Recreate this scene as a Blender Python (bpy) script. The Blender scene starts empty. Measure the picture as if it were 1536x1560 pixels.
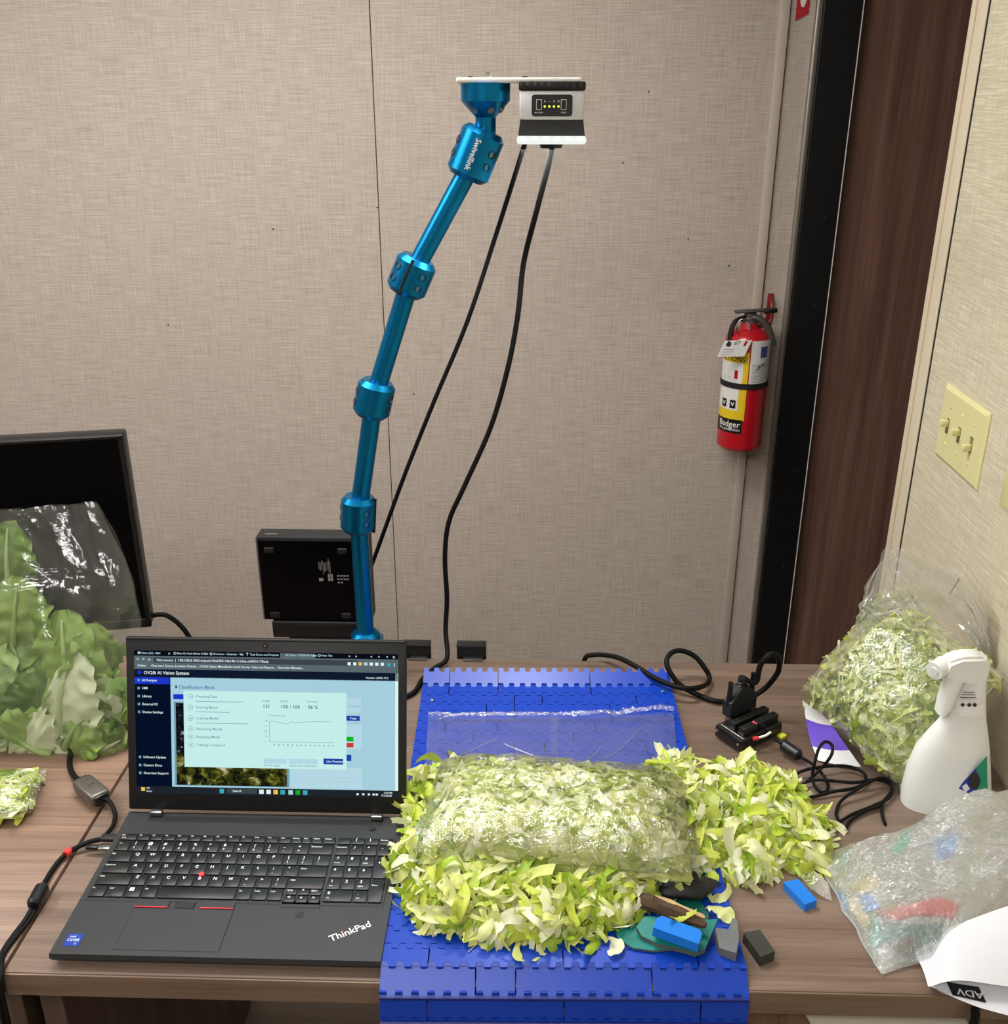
import bpy, bmesh, math, random
from mathutils import Vector, Matrix, noise

random.seed(7)
SC = bpy.context.scene
COL = SC.collection
R = math.radians
V = Vector

# ------------------------------------------------------------------ camera, exposure, light
CAM_LOC = V((0.0, -2.45, 1.625)); PITCH = R(22.5); YAW = R(1.7); FPX = 1538.0
cam_d = bpy.data.cameras.new('camera'); cam = bpy.data.objects.new('camera', cam_d); COL.objects.link(cam)
cam.location = CAM_LOC; cam.rotation_euler = (R(90) - PITCH, 0, YAW)
cam_d.sensor_fit = 'HORIZONTAL'; cam_d.sensor_width = 36; cam_d.lens = 36 * FPX / 1536; cam_d.clip_start = .02
SC.camera = cam
SC.view_settings.view_transform = 'Standard'; SC.view_settings.look = 'None'
SC.view_settings.gamma = 1; SC.view_settings.use_curve_mapping = False
SC.view_settings.exposure = 0.0
SC.cycles.transparent_max_bounces = 24
LAMP = 17.0                                   # radiance of the ceiling diffusers
CEIL_LIGHTS = ((-.55, -1.05, 1.2, .5), (-.55, -3.0, 1.2, .5), (-2.0, -1.6, .5, 1.2))   # x, y, size x, size y
w = bpy.data.worlds.new('world'); SC.world = w; w.use_nodes = True
w.node_tree.nodes['Background'].inputs[0].default_value = (.95, .97, 1, 1)
w.node_tree.nodes['Background'].inputs[1].default_value = .15

# ------------------------------------------------------------------ photo point -> place on a known plane
_f = V((-math.sin(YAW) * math.cos(PITCH), math.cos(YAW) * math.cos(PITCH), -math.sin(PITCH)))
_r = V((math.cos(YAW), math.sin(YAW), 0)); _u = _r.cross(_f)
def ray(x, y): return _f + _r * ((x - 768) / FPX) - _u * ((y - 780) / FPX)
def pz(x, y, z=.75): d = ray(x, y); return CAM_LOC + d * ((z - CAM_LOC.z) / d.z)
def py(x, y, Y=0.0): d = ray(x, y); return CAM_LOC + d * ((Y - CAM_LOC.y) / d.y)
def px(x, y, X): d = ray(x, y); return CAM_LOC + d * ((X - CAM_LOC.x) / d.x)

# ------------------------------------------------------------------ mesh helpers
class MB:
    def __init__(s): s.v = []; s.f = []; s.m = []
    def add(s, vs, fs, mi=0, M=None):
        b = len(s.v)
        s.v += [(M @ V(p)) if M else V(p) for p in vs]
        s.f += [tuple(i + b for i in f) for f in fs]; s.m += [mi] * len(fs); return s
    def box(s, c, d, mi=0, M=None):
        x, y, z = d[0] / 2, d[1] / 2, d[2] / 2
        vs = [V((a * x + c[0], b * y + c[1], e * z + c[2])) for a in (-1, 1) for b in (-1, 1) for e in (-1, 1)]
        return s.add(vs, [(0, 1, 3, 2), (4, 6, 7, 5), (0, 4, 5, 1), (2, 3, 7, 6), (0, 2, 6, 4), (1, 5, 7, 3)], mi, M)
    def rbox(s, c, d, r=.002, seg=2, mi=0, M=None):
        bm = bmesh.new(); bmesh.ops.create_cube(bm, size=1)
        for v in bm.verts: v.co = V((v.co.x * d[0] + c[0], v.co.y * d[1] + c[1], v.co.z * d[2] + c[2]))
        bmesh.ops.bevel(bm, geom=list(bm.edges), offset=min(r, min(d) * .49), segments=seg, profile=.5, affect='EDGES')
        return s.addbm(bm, mi, M)
    def addbm(s, bm, mi=0, M=None):
        bm.verts.index_update(); s.add([v.co.copy() for v in bm.verts], [[v.index for v in f.verts] for f in bm.faces], mi, M); bm.free(); return s
    def cyl(s, p0, p1, r0, r1=None, n=24, mi=0, cap=True):
        r1 = r0 if r1 is None else r1; p0 = V(p0); p1 = V(p1); a = (p1 - p0).normalized()
        t = a.orthogonal().normalized(); b = a.cross(t); vs = []; fs = []
        for p, r in ((p0, r0), (p1, r1)):
            for k in range(n):
                q = 2 * math.pi * k / n; vs.append(p + (t * math.cos(q) + b * math.sin(q)) * r)
        for k in range(n): fs.append((k, (k + 1) % n, n + (k + 1) % n, n + k))
        if cap: fs += [tuple(range(n - 1, -1, -1)), tuple(range(n, 2 * n))]
        return s.add(vs, fs, mi)
    def lathe(s, prof, n=32, mi=0, M=None, cap=True):
        vs = []; fs = []
        for r, z in prof:
            for k in range(n):
                q = 2 * math.pi * k / n; vs.append((r * math.cos(q), r * math.sin(q), z))
        for i in range(len(prof) - 1):
            for k in range(n):
                a = i * n + k; b = i * n + (k + 1) % n; fs.append((a, b, b + n, a + n))
        if cap: fs += [tuple(range(n - 1, -1, -1)), tuple(range((len(prof) - 1) * n, len(prof) * n))]
        return s.add(vs, fs, mi, M)
    def tube(s, pts, r, n=8, sub=6, mi=0, closed=False, taper=None):
        P = spline(pts, sub) if sub > 1 else [V(p) for p in pts]
        vs = []; fs = []; t = None; m = len(P)
        for i, p in enumerate(P):
            a = (P[min(i + 1, m - 1)] - P[max(i - 1, 0)])
            a = a.normalized() if a.length > 1e-9 else V((0, 0, 1))
            t = a.orthogonal().normalized() if t is None else (t - a * t.dot(a)).normalized()
            b = a.cross(t); rr = r if taper is None else r * taper(i / (m - 1))
            for k in range(n):
                q = 2 * math.pi * k / n; vs.append(p + (t * math.cos(q) + b * math.sin(q)) * rr)
        for i in range(m - 1):
            for k in range(n): fs.append((i * n + k, i * n + (k + 1) % n, (i + 1) * n + (k + 1) % n, (i + 1) * n + k))
        fs += [tuple(range(n - 1, -1, -1)), tuple(range((m - 1) * n, m * n))]
        return s.add(vs, fs, mi)
    def prism(s, poly, z0, z1, mi=0, M=None, side=None):
        n = len(poly); vs = [(x, y, z0) for x, y in poly] + [(x, y, z1) for x, y in poly]
        s.add(vs, [tuple(range(n - 1, -1, -1)), tuple(range(n, 2 * n))] + [(k, (k + 1) % n, n + (k + 1) % n, n + k) for k in range(n)], mi, M)
        if side is not None:
            for k in range(n): s.m[-1 - k] = side
        return s
    def grid(s, fn, nu, nv, mi=0, wu=False, wv=False):
        U = nu if wu else nu + 1; W = nv if wv else nv + 1
        vs = [fn(i / nu, j / nv) for i in range(U) for j in range(W)]; fs = []
        for i in range(nu):
            for j in range(nv):
                a, b, c, d = i * W + j, ((i + 1) % U) * W + j, ((i + 1) % U) * W + (j + 1) % W, i * W + (j + 1) % W
                fs.append((a, b, c, d))
        return s.add(vs, fs, mi)
    def text(s, body, size, M, mi=0, align='CENTER', warp=None):
        vs, fs, w_ = glyphs(body, align)
        vs = [V((p.x * size, p.y * size, 0)) for p in vs]
        if warp: vs = [warp(p) for p in vs]
        return s.add(vs, fs, mi, M)
    def mesh(s, name, mats, smooth=35):
        me = bpy.data.meshes.new(name); me.from_pydata([tuple(p) for p in s.v], [], s.f)
        mats = mats if isinstance(mats, (list, tuple)) else [mats]
        for m in mats: me.materials.append(m)
        if len(mats) > 1: me.polygons.foreach_set('material_index', s.m)
        me.update()
        if smooth:
            me.shade_smooth()
            if smooth < 180: me.set_sharp_from_angle(angle=R(smooth))
        return me
    def build(s, name, mats, parent=None, smooth=35, local=False):
        return link(name, s.mesh(name, mats, smooth), parent, local)

def link(name, me, parent=None, local=False):
    o = bpy.data.objects.new(name, me); COL.objects.link(o)
    if parent:
        o.parent = parent
        if not local and parent.type == 'EMPTY': o.location = -parent.location     # part given in room coordinates
    return o
def spline(pts, sub=6):
    P = [V(p) for p in pts]; out = []
    for i in range(len(P) - 1):
        p0, p1, p2, p3 = P[max(i - 1, 0)], P[i], P[i + 1], P[min(i + 2, len(P) - 1)]
        for k in range(sub):
            t = k / sub; t2 = t * t; t3 = t2 * t
            out.append(.5 * ((2 * p1) + (p2 - p0) * t + (2 * p0 - 5 * p1 + 4 * p2 - p3) * t2 + (3 * p1 - p0 - 3 * p2 + p3) * t3))
    return out + [P[-1]]
_gl = {}
def glyphs(body, align):
    k = (body, align)
    if k not in _gl:
        c = bpy.data.curves.new('glyph', 'FONT'); c.body = body; c.align_x = align; c.align_y = 'CENTER'; c.size = 1; c.resolution_u = 2; c.offset = .012
        o = bpy.data.objects.new('glyph', c); me = bpy.data.meshes.new_from_object(o)
        vs = [v.co.copy() for v in me.vertices]; fs = [tuple(p.vertices) for p in me.polygons]
        _gl[k] = (vs, fs, max([p.x for p in vs], default=0) - min([p.x for p in vs], default=0))
        bpy.data.objects.remove(o); bpy.data.curves.remove(c); bpy.data.meshes.remove(me)
    return _gl[k]
def frame(o, x, y):                               # 4x4 with columns x, y, x cross y and origin o
    x = V(x).normalized(); y = V(y); z = x.cross(y).normalized(); y = z.cross(x)
    return Matrix(((x.x, y.x, z.x, o[0]), (x.y, y.y, z.y, o[1]), (x.z, y.z, z.z, o[2]), (0, 0, 0, 1)))
def tag(o, label=None, cat=None, group=None, kind=None):
    if label: o['label'] = label
    if cat: o['category'] = cat
    if group: o['group'] = group
    if kind: o['kind'] = kind
    return o
def thing(name, label, cat, loc=(0, 0, 0), rz=0, group=None):
    o = bpy.data.objects.new(name, None); COL.objects.link(o); o.location = loc; o.rotation_euler = (0, 0, rz)
    o.empty_display_size = .05; return tag(o, label, cat, group)
def struct(o): o['kind'] = 'structure'; return o

# ------------------------------------------------------------------ materials
def lin(c):
    if isinstance(c, str): c = [int(c[i:i + 2], 16) for i in (0, 2, 4)]
    return tuple((x / 255 / 12.92 if x / 255 <= .04045 else ((x / 255 + .055) / 1.055) ** 2.4) for x in c) + (1,)
class NT:
    def __init__(s, name):
        s.mat = bpy.data.materials.new(name); s.mat.use_nodes = True; s.t = s.mat.node_tree; s.n = s.t.nodes
        s.b = s.n['Principled BSDF']; s.out = s.n['Material Output']
    def new(s, kind, **kw):
        n = s.n.new(kind)
        for k, v in kw.items():
            if k.startswith('_'): setattr(n, k[1:], v)
            else: n.inputs[k].default_value = v
        return n
    def l(s, a, b): s.t.links.new(a, b)
    def coord(s, scale=(1, 1, 1), rot=(0, 0, 0), kind='Object'):
        c = s.new('ShaderNodeTexCoord'); m = s.new('ShaderNodeMapping'); m.inputs['Scale'].default_value = scale; m.inputs['Rotation'].default_value = rot
        s.l(c.outputs[kind], m.inputs[0]); return m.outputs[0]
    def noise(s, co, scale=1, detail=4, rough=.55, dist=0):
        n = s.new('ShaderNodeTexNoise'); n.inputs['Scale'].default_value = scale; n.inputs['Detail'].default_value = detail
        n.inputs['Roughness'].default_value = rough; n.inputs['Distortion'].default_value = dist; s.l(co, n.inputs['Vector']); return n.outputs['Fac']
    def ramp(s, fac, stops):
        n = s.new('ShaderNodeValToRGB'); e = n.color_ramp.elements
        while len(e) < len(stops): e.new(.5)
        for k, (p, c) in zip(e, stops): k.position = p; k.color = lin(c)
        s.l(fac, n.inputs[0]); return n.outputs[0]
    def mix(s, fac, a, b, mode='MIX'):
        n = s.new('ShaderNodeMix', _data_type='RGBA', _blend_type=mode)
        for sock, val in ((n.inputs[0], fac), (n.inputs[6], a), (n.inputs[7], b)):
            if hasattr(val, 'links'): s.l(val, sock)
            else: sock.default_value = val
        return n.outputs[2]
    def math(s, op, a, b=0.0):
        n = s.new('ShaderNodeMath', _operation=op)
        for sock, val in ((n.inputs[0], a), (n.inputs[1], b)):
            if hasattr(val, 'links'): s.l(val, sock)
            else: sock.default_value = val
        return n.outputs[0]
    def bump(s, h, strength=.2, dist=.001):
        n = s.new('ShaderNodeBump'); n.inputs['Strength'].default_value = strength; n.inputs['Distance'].default_value = dist
        s.l(h, n.inputs['Height']); s.l(n.outputs[0], s.b.inputs['Normal']); return n.outputs[0]
def mat(name, col, rough=.5, metal=0, var=.0, scale=60, bump=0, spec=.5, emit=0, coat=0):
    t = NT(name); c = lin(col); t.b.inputs['Base Color'].default_value = c; t.b.inputs['Roughness'].default_value = rough
    t.b.inputs['Metallic'].default_value = metal; t.b.inputs['Specular IOR Level'].default_value = spec
    if coat: t.b.inputs['Coat Weight'].default_value = coat
    if emit: t.b.inputs['Emission Color'].default_value = c; t.b.inputs['Emission Strength'].default_value = emit
    if var or bump:
        nz = t.noise(t.coord(), scale, 5)
        if var:
            d = [x * (1 - var) for x in c[:3]] + [1]; e = [min(1, x * (1 + var)) for x in c[:3]] + [1]
            t.l(t.mix(nz, d, e), t.b.inputs['Base Color'])
        if bump: t.bump(nz, bump, .001)
    return t.mat
def glow(name, col, s=1.0):
    t = NT(name); e = t.new('ShaderNodeEmission'); e.inputs[0].default_value = lin(col); e.inputs[1].default_value = s
    t.l(e.outputs[0], t.out.inputs[0]); return t.mat
def wallpaper(name, dark, mid, light):
    t = NT(name)
    h = t.noise(t.coord((14, 14, 420)), 1, 3, .6); v = t.noise(t.coord((420, 420, 14)), 1, 3, .6); g = t.noise(t.coord(), 2.2, 3)
    hh = t.noise(t.coord((40, 40, 900)), 1, 2); s_ = t.math('ADD', t.math('MULTIPLY', h, .5), t.math('MULTIPLY', v, .34)); s_ = t.math('ADD', s_, t.math('MULTIPLY', hh, .16))
    c = t.ramp(s_, ((.36, dark), (.5, mid), (.66, light)))
    t.l(t.mix(t.math('MULTIPLY', g, .25), c, lin(mid)), t.b.inputs['Base Color']); t.b.inputs['Roughness'].default_value = .62
    t.bump(s_, .25, .0006); return t.mat
def wood(name, dark, mid, light, along='X', rough=.45, k=1.0, spec=.4):
    t = NT(name); sc = {'X': (1.6, 26, 26), 'Z': (30, 30, 1.3)}[along]; sf = {'X': (6, 420, 420), 'Z': (420, 420, 6)}[along]
    a = t.noise(t.coord(tuple(x * k for x in sc)), 1, 5, .6, .6); b = t.noise(t.coord(tuple(x * k for x in sf)), 1, 2)
    f = t.math('ADD', t.math('MULTIPLY', a, .72), t.math('MULTIPLY', b, .28))
    sl = {'X': (1.1, 75, 75), 'Z': (80, 80, 1.0)}[along]; ln = t.noise(t.coord(tuple(x * k for x in sl)), 1, 3, .5, .3)
    f = t.math('SUBTRACT', f, t.math('MULTIPLY', t.math('GREATER_THAN', ln, .60), .06))
    t.l(t.ramp(f, ((.3, dark), (.5, mid), (.68, light))), t.b.inputs['Base Color']); t.b.inputs['Roughness'].default_value = rough
    t.b.inputs['Specular IOR Level'].default_value = spec
    t.bump(f, .12, .0006); return t.mat
def film(name, milk=.08, rough=.12, gl=.1, bump=.35, scale=55, tint='F4F8F4', bd=.004):
    """thin clear plastic: sees through, with gloss on its creases and a little milkiness"""
    t = NT(name); t.n.remove(t.b)
    nz = t.noise(t.coord(), scale, 3, .6, 1.2)
    bp = t.new('ShaderNodeBump'); bp.inputs['Strength'].default_value = bump; bp.inputs['Distance'].default_value = bd; t.l(nz, bp.inputs['Height'])
    tr = t.new('ShaderNodeBsdfTransparent'); tr.inputs[0].default_value = (.985, .985, .985, 1)
    df = t.new('ShaderNodeBsdfDiffuse'); df.inputs[0].default_value = lin(tint); t.l(bp.outputs[0], df.inputs['Normal'])
    tl = t.new('ShaderNodeBsdfTranslucent'); tl.inputs[0].default_value = lin(tint)
    mk = t.new('ShaderNodeMixShader'); mk.inputs[0].default_value = .45; t.l(df.outputs[0], mk.inputs[1]); t.l(tl.outputs[0], mk.inputs[2])
    m1 = t.new('ShaderNodeMixShader'); m1.inputs[0].default_value = milk; t.l(tr.outputs[0], m1.inputs[1]); t.l(mk.outputs[0], m1.inputs[2])
    gs = t.new('ShaderNodeBsdfGlossy'); gs.inputs['Roughness'].default_value = rough; gs.inputs[0].default_value = (1, 1, 1, 1); t.l(bp.outputs[0], gs.inputs['Normal'])
    lw = t.new('ShaderNodeLayerWeight'); lw.inputs[0].default_value = .25; t.l(bp.outputs[0], lw.inputs['Normal'])
    mr = t.new('ShaderNodeMapRange'); mr.inputs['To Min'].default_value = gl * .5; mr.inputs['To Max'].default_value = min(1, gl * 4.5); t.l(lw.outputs['Fresnel'], mr.inputs['Value'])
    m2 = t.new('ShaderNodeMixShader'); t.l(mr.outputs[0], m2.inputs[0]); t.l(m1.outputs[0], m2.inputs[1]); t.l(gs.outputs[0], m2.inputs[2])
    t.l(m2.outputs[0], t.out.inputs[0]); return t.mat
def leafy(name, stops, sat=1, transl=.3, rough=.4):
    """lettuce: each shred takes its own tone between white rib and green edge"""
    t = NT(name); g = t.new('ShaderNodeNewGeometry'); oi = t.new('ShaderNodeObjectInfo')
    f = t.math('FRACT', t.math('ADD', g.outputs['Random Per Island'], oi.outputs['Random']))
    nz = t.noise(t.coord(), 70, 3); f2 = t.math('ADD', t.math('MULTIPLY', f, .75), t.math('MULTIPLY', nz, .3)); f2 = t.math('SUBTRACT', f2, .02)
    c = t.ramp(f2, stops); t.l(c, t.b.inputs['Base Color']); t.b.inputs['Roughness'].default_value = rough
    fine = t.noise(t.coord(), 260, 3); t.bump(fine, .25, .0012)
    tl = t.new('ShaderNodeBsdfTranslucent'); t.l(c, tl.inputs[0]); m = t.new('ShaderNodeMixShader'); m.inputs[0].default_value = transl
    t.l(t.b.outputs[0], m.inputs[1]); t.l(tl.outputs[0], m.inputs[2]); t.l(m.outputs[0], t.out.inputs[0]); return t.mat

M = {}
M['wall'] = wallpaper('woven_wallpaper', '9E9386', 'B7ABA0', 'D0C7BC')
M['wall_r'] = wallpaper('woven_wallpaper_cream', 'B3A98E', 'CAC1A8', 'E7E0CC')
M['cream'] = mat('cream_trim', 'CFC3AB', .5, var=.04, scale=30)
M['aluminium'] = mat('aluminium', 'A8A39A', .35, .8)
M['seam'] = mat('seam_dark', '2A241F', .8)
M['jamb'] = mat('black_painted_steel', '08090C', .45, bump=.05, scale=200)
M['door'] = wood('dark_walnut_door', '553B33', '6F5045', '846357', 'Z', .5)
M['white'] = mat('white_paint', 'E6E4DE', .5)
M['floor'] = wood('floor_vinyl', '5A5048', '6E6258', '7E7266', 'X', .6)
M['ceiling'] = mat('ceiling_board', 'DAD6CC', .8, var=.03)
M['desk'] = wood('walnut_laminate', '57473D', '776457', '8E7A6C', 'X', .42)
M['desk_l'] = wood('walnut_laminate_warm', '664F42', '866B5A', '9E806D', 'X', .42)
M['edge'] = wood('laminate_edge', '5A4535', '75604F', '8B735F', 'X', .3)
M['leg'] = wood('desk_panel', '3E3027', '54433A', '65524632'[:6], 'Z', .5)
M['black'] = mat('black_plastic', '0B0C0E', .38, bump=.05, scale=400)
M['blackm'] = mat('matt_black_plastic', '141517', .55, bump=.08, scale=500)
M['rubber'] = mat('black_rubber', '101112', .6)
M['cable'] = mat('cable_jacket', '070808', .6, spec=.2)
M['steel'] = mat('bright_steel', 'C8C6C0', .25, 1)
M['chrome'] = mat('dull_chrome', '9A9A98', .3, 1)
# ================================================================== the room
ZC = 2.35
struct(MB().box((-1.0, -2.0, -.05), (5.2, 4.4, .1)).build('floor', M['floor']))
struct(MB().box((-1.0, -2.0, ZC + .05), (5.2, 4.4, .1)).build('ceiling', M['ceiling']))
wb = struct(MB().box((-1.0, .06, ZC / 2), (5.2, .1, ZC)).build('wall_back', M['seam']))
for x0, x1 in ((-3.2, -2.806), (-2.804, -1.586), (-1.584, -.3675), (-.3655, .5395)):
    MB().rbox(((x0 + x1) / 2, .004, ZC / 2), (x1 - x0, .012, ZC - .002), .0006, 1).build('wall_panel', M['wall'], wb)
MB().rbox((.573, .004, ZC / 2), (.058, .012, ZC - .002), .0006, 1).build('wall_panel', M['wall'], wb)
MB().rbox((1.32, .004, ZC / 2), (.30, .012, ZC - .002), .0006, 1).build('wall_panel', M['wall'], wb)
for x, z in ((-.9, 1.1), (.2, 1.48), (.25, 1.63), (-.37, 1.38), (-.3, .93), (.46, 1.25), (-.62, 1.33), (.36, 1.31)):   # nicks and nail heads
    n_ = MB(); n_.cyl((x, -.002, z), (x + .001, -.0035, z - .002), .0022, .0015, 7); n_.build('nail_head', M['leg'], wb)
struct(MB().box((-3.25, -2.0, ZC / 2), (.1, 4.2, ZC)).build('wall_left', M['wall']))
struct(MB().box((-1.0, -4.15, ZC / 2), (5.2, .1, ZC)).build('wall_front', M['wall']))
struct(MB().box((1.55, -2.0, ZC / 2), (.1, 4.2, ZC)).build('wall_hall', M['wall']))
# partition on the right, its free end finished with a corner moulding
WX = .655
wr = struct(MB().box((WX + .056, -2.445, ZC / 2), (.1, 3.3, ZC)).build('wall_right', M['cream']))
for y0, y1 in ((-4.1, -2.0205), (-2.0195, -.801)):
    MB().rbox((WX + .004, (y0 + y1) / 2, ZC / 2), (.008, y1 - y0, ZC - .002), .0005, 1).build('wall_panel', M['wall_r'], wr)
tr = struct(MB().rbox((WX + .002, -.7735, ZC / 2), (.012, .052, ZC - .002), .003, 2).build('trim_1', M['cream']))
MB().rbox((WX - .005, -.757, ZC / 2), (.006, .016, ZC - .002), .0025, 2).build('bead', M['cream'], tr)
MB().box((WX + .0005, -.8002, ZC / 2), (.005, .0007, ZC - .002)).build('seam_line', M['seam'], tr)
t2 = struct(MB().rbox((.534, -.006, ZC / 2), (.022, .009, ZC - .002), .003, 2).build('trim_2', mat('beige_batten', 'BDB0A2', .55, var=.04, scale=30)))
MB().box((.5462, -.0025, ZC / 2), (.0022, .002, ZC - .002)).build('seam_line', M['seam'], t2)
struct(MB().rbox((.606, -.007, ZC / 2), (.013, .022, ZC - .002), .003, 2).build('trim_3', M['aluminium']))
# door: black steel frame, dark walnut leaf
dr = struct(MB().rbox((.97, .012, 1.0), (.54, .02, 2.0), .001, 1).build('door_1', M['door']))
MB().rbox((.654, -.008, 1.05), (.083, .034, 2.1), .002, 1).build('door_frame', M['jamb'], dr)
MB().box((.6962, -.0245, 1.05), (.0016, .003, 2.1)).build('gap_light_strip', M['white'], dr)  # white strip standing in for the line of light in the door gap
for z in (1.36, 1.16, .74, .47): MB().cyl((.667, -.0255, z), (.667, -.0275, z), .004, .003, 12).build('screw', M['blackm'], dr)
# ceiling lamps
M['diffuser'] = glow('lamp_diffuser', 'FFFCF8', LAMP)
WHICH = ('above the desk', 'behind the viewer', 'over the left of the room')
for (x, y, a, b), wh in zip(CEIL_LIGHTS, WHICH):
    t = thing('ceiling_light', 'white framed fluorescent ceiling panel ' + wh, 'light', (x, y, ZC - .03), group='fluorescent ceiling panels')
    for c, d in (((x, y - b / 2, ZC - .015), (a + .04, .03, .03)), ((x, y + b / 2, ZC - .015), (a + .04, .03, .03)), ((x - a / 2, y, ZC - .015), (.03, b, .03)), ((x + a / 2, y, ZC - .015), (.03, b, .03))):
        MB().rbox(c, d, .004, 1).build('frame_rail', M['white'], t)
    MB().box((x, y, ZC - .012), (a - .03, b - .03, .006)).build('diffuser', M['diffuser'], t)

# ================================================================== desks
DZ = .75; YF = -1.65; YB = -.983
def worktop(x0, x1, name, label, mt, edge):
    t = thing(name, label, 'desk', ((x0 + x1) / 2, (YF + YB) / 2, 0))
    MB().rbox(((x0 + x1) / 2, (YF + YB) / 2, DZ - .016), (x1 - x0, YB - YF, .032), .0015, 2).build('desk_top', mt, t)
    MB().rbox(((x0 + x1) / 2, YF - .0006, DZ - .0165), (x1 - x0, .003, .03), .001, 2).build('edge_band', edge, t)
    return t
d1 = worktop(-.564, .652, 'desk', 'brown walnut laminate desk carrying the laptop and the blue belt', M['desk'], M['edge'])
for x in (-.545, .62): MB().rbox((x, -1.31, .357), (.026, .60, .714), .001, 1).build('side_panel', M['leg'], d1)
MB().rbox((.03, -1.03, .5), (1.12, .018, .42), .001, 1).build('modesty_panel', M['leg'], d1)
d2 = worktop(-1.78, -.568, 'desk', 'brown walnut laminate desk under the bag of green leaves', M['desk_l'], M['edge'])
for x in (-1.76, -.592): MB().rbox((x, -1.31, .357), (.026, .60, .714), .001, 1).build('side_panel', M['leg'], d2)
MB().rbox((-1.17, -1.03, .5), (1.12, .018, .42), .001, 1).build('modesty_panel', M['leg'], d2)
ped = thing('drawer_pedestal', 'brown wooden drawer pedestal under the right end of the desk', 'drawers', (.42, -1.33, 0))
MB().rbox((.42, -1.32, .355), (.36, .56, .70), .001, 1).build('carcass', M['leg'], ped)
M['drawer'] = wood('drawer_front', '4A382D', '66503F', '78604D', 'Z', .45)
for z0, z1 in ((.47, .700), (.24, .465), (.02, .235)):
    d = MB().rbox((.42, -1.609, (z0 + z1) / 2), (.36, .018, z1 - z0), .0015, 1).build('drawer', M['drawer'], ped)
    h = MB(); h.tube([(.36, -1.618, z1 - .08), (.36, -1.64, z1 - .08), (.48, -1.64, z1 - .08), (.48, -1.618, z1 - .08)], .005, 8, 4); h.build('handle', M['chrome'], d)
# ================================================================== laptop
LX0, LX1, LYF, LYB, LZ = -.515, -.156, -1.643, -1.408, .7685
lap = thing('laptop', 'open black laptop with numeric keypad and a lit dashboard on its screen', 'laptop', ((LX0 + LX1) / 2, (LYF + LYB) / 2, DZ))
M['lap'] = mat('laptop_shell', '26282B', .5, var=.12, scale=9, bump=.04)
M['lapd'] = mat('laptop_dark', '0D0E10', .5)
M['key'] = mat('key_cap', '101113', .42)
M['ink'] = mat('key_legend', 'E8EAEA', .5)
M['red'] = mat('red_rubber', 'E0383A', .5)
b = MB()
prof = [(LYF + .006, DZ + .0045), (LYF, DZ + .0135), (LYF + .0015, LZ), (LYB, LZ), (LYB + .004, LZ - .004), (LYB + .004, DZ + .0045)]
vs = [(LX0, y, z) for y, z in prof] + [(LX1, y, z) for y, z in prof]; n = len(prof)
b.add(vs, [tuple(range(n)), tuple(range(2 * n - 1, n - 1, -1))] + [(k, n + k, n + (k + 1) % n, (k + 1) % n) for k in range(n)])
base = b.build('base', M['lap'], lap, 30)
for x, y in ((LX0 + .03, LYF + .03), (LX1 - .03, LYF + .03), (LX0 + .03, LYB - .02), (LX1 - .03, LYB - .02)):
    MB().cyl((x, y, DZ), (x, y, DZ + .005), .008, n=16).build('rubber_foot', M['rubber'], lap)
# keyboard well
KX0, KX1, KYT, KYB = -.5075, -.1665, -1.452, -1.560
MB().rbox(((KX0 + KX1) / 2, (KYT + KYB) / 2 - .0005, LZ + .0002), (KX1 - KX0 + .005, KYT - KYB + .006, .0014), .0006, 1).build('keyboard_tray', M['lap'], lap)
U = (KX1 - KX0) / 18.45
def key(x0, y0, w_, h_, top='', sub='', ctr=False):
    g = .0013; k = MB(); cx, cy = x0 + w_ / 2, y0 - h_ / 2
    k.rbox((cx, cy, LZ + .0018), (w_ - g, h_ - g, .0026), .0011, 2)
    zt = LZ + .0033
    if top:
        big = len(top) == 1; sz = .0062 if big else .0032
        k.text(top, sz, Matrix.Translation((x0 + (.006 if big else .0022 + len(top) * .0007), y0 - h_ * (.32 if h_ < .013 or sub or big else .3), zt)), 1)
    if sub: k.text(sub, .0048 if len(sub) == 1 else .0028, Matrix.Translation((x0 + .006, y0 - h_ * .7, zt)), 1)
    return k.build('key', [M['key'], M['ink']], lap)
def row(y, h_, spec, x=KX0):
    for it in spec:
        w_ = it[0] * U
        if len(it) > 1: key(x, y, w_, h_ * (it[3] if len(it) > 3 else 1), it[1], it[2] if len(it) > 2 else '')
        x += w_
HF = .0125; H = (KYT - KYB - HF) / 5
NP = KX1 - 3.72 * U
row(KYT, HF, [(1.25, 'Esc', 'FnLk')] + [(.965, 'F%d' % i) for i in range(1, 13)] + [(.8, 'Home'), (.72, 'End'), (.85, 'Insert'), (.0,)][:3] + [(.0 + 14.6 - 1.25 - 12 * .965 - 2.37 + .0, 'Del')] if False else
    [(1.2, 'Esc', 'FnLk')] + [(.87, 'F%d' % i) for i in range(1, 13)] + [(.7, 'Home'), (.62, 'End'), (.78, 'Insert'), (.86, 'Delete')])
row(KYT, HF, [(.93, '', ''), (.93, '('), (.93, ')'), (.93, 'Backsp')], NP)
y = KYT - HF
row(y, H, [(1, '~', '`')] + [(1, a, c) for a, c in zip('!@#$%^&*()_+', '1234567890-=')] + [(1.6, 'Backspace')])
row(y, H, [(.93, 'NumLock'), (.93, '/'), (.93, '*'), (.93, '-')], NP); y -= H
row(y, H, [(1.5, 'Tab')] + [(1, c) for c in 'QWERTYUIOP'] + [(1, '{', '['), (1, '}', ']'), (1.1, '|', '\\')])
row(y, H, [(.93, '7', 'Home'), (.93, '8'), (.93, '9', 'PgUp'), (.93, '+', '', 2)], NP); y -= H
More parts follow.
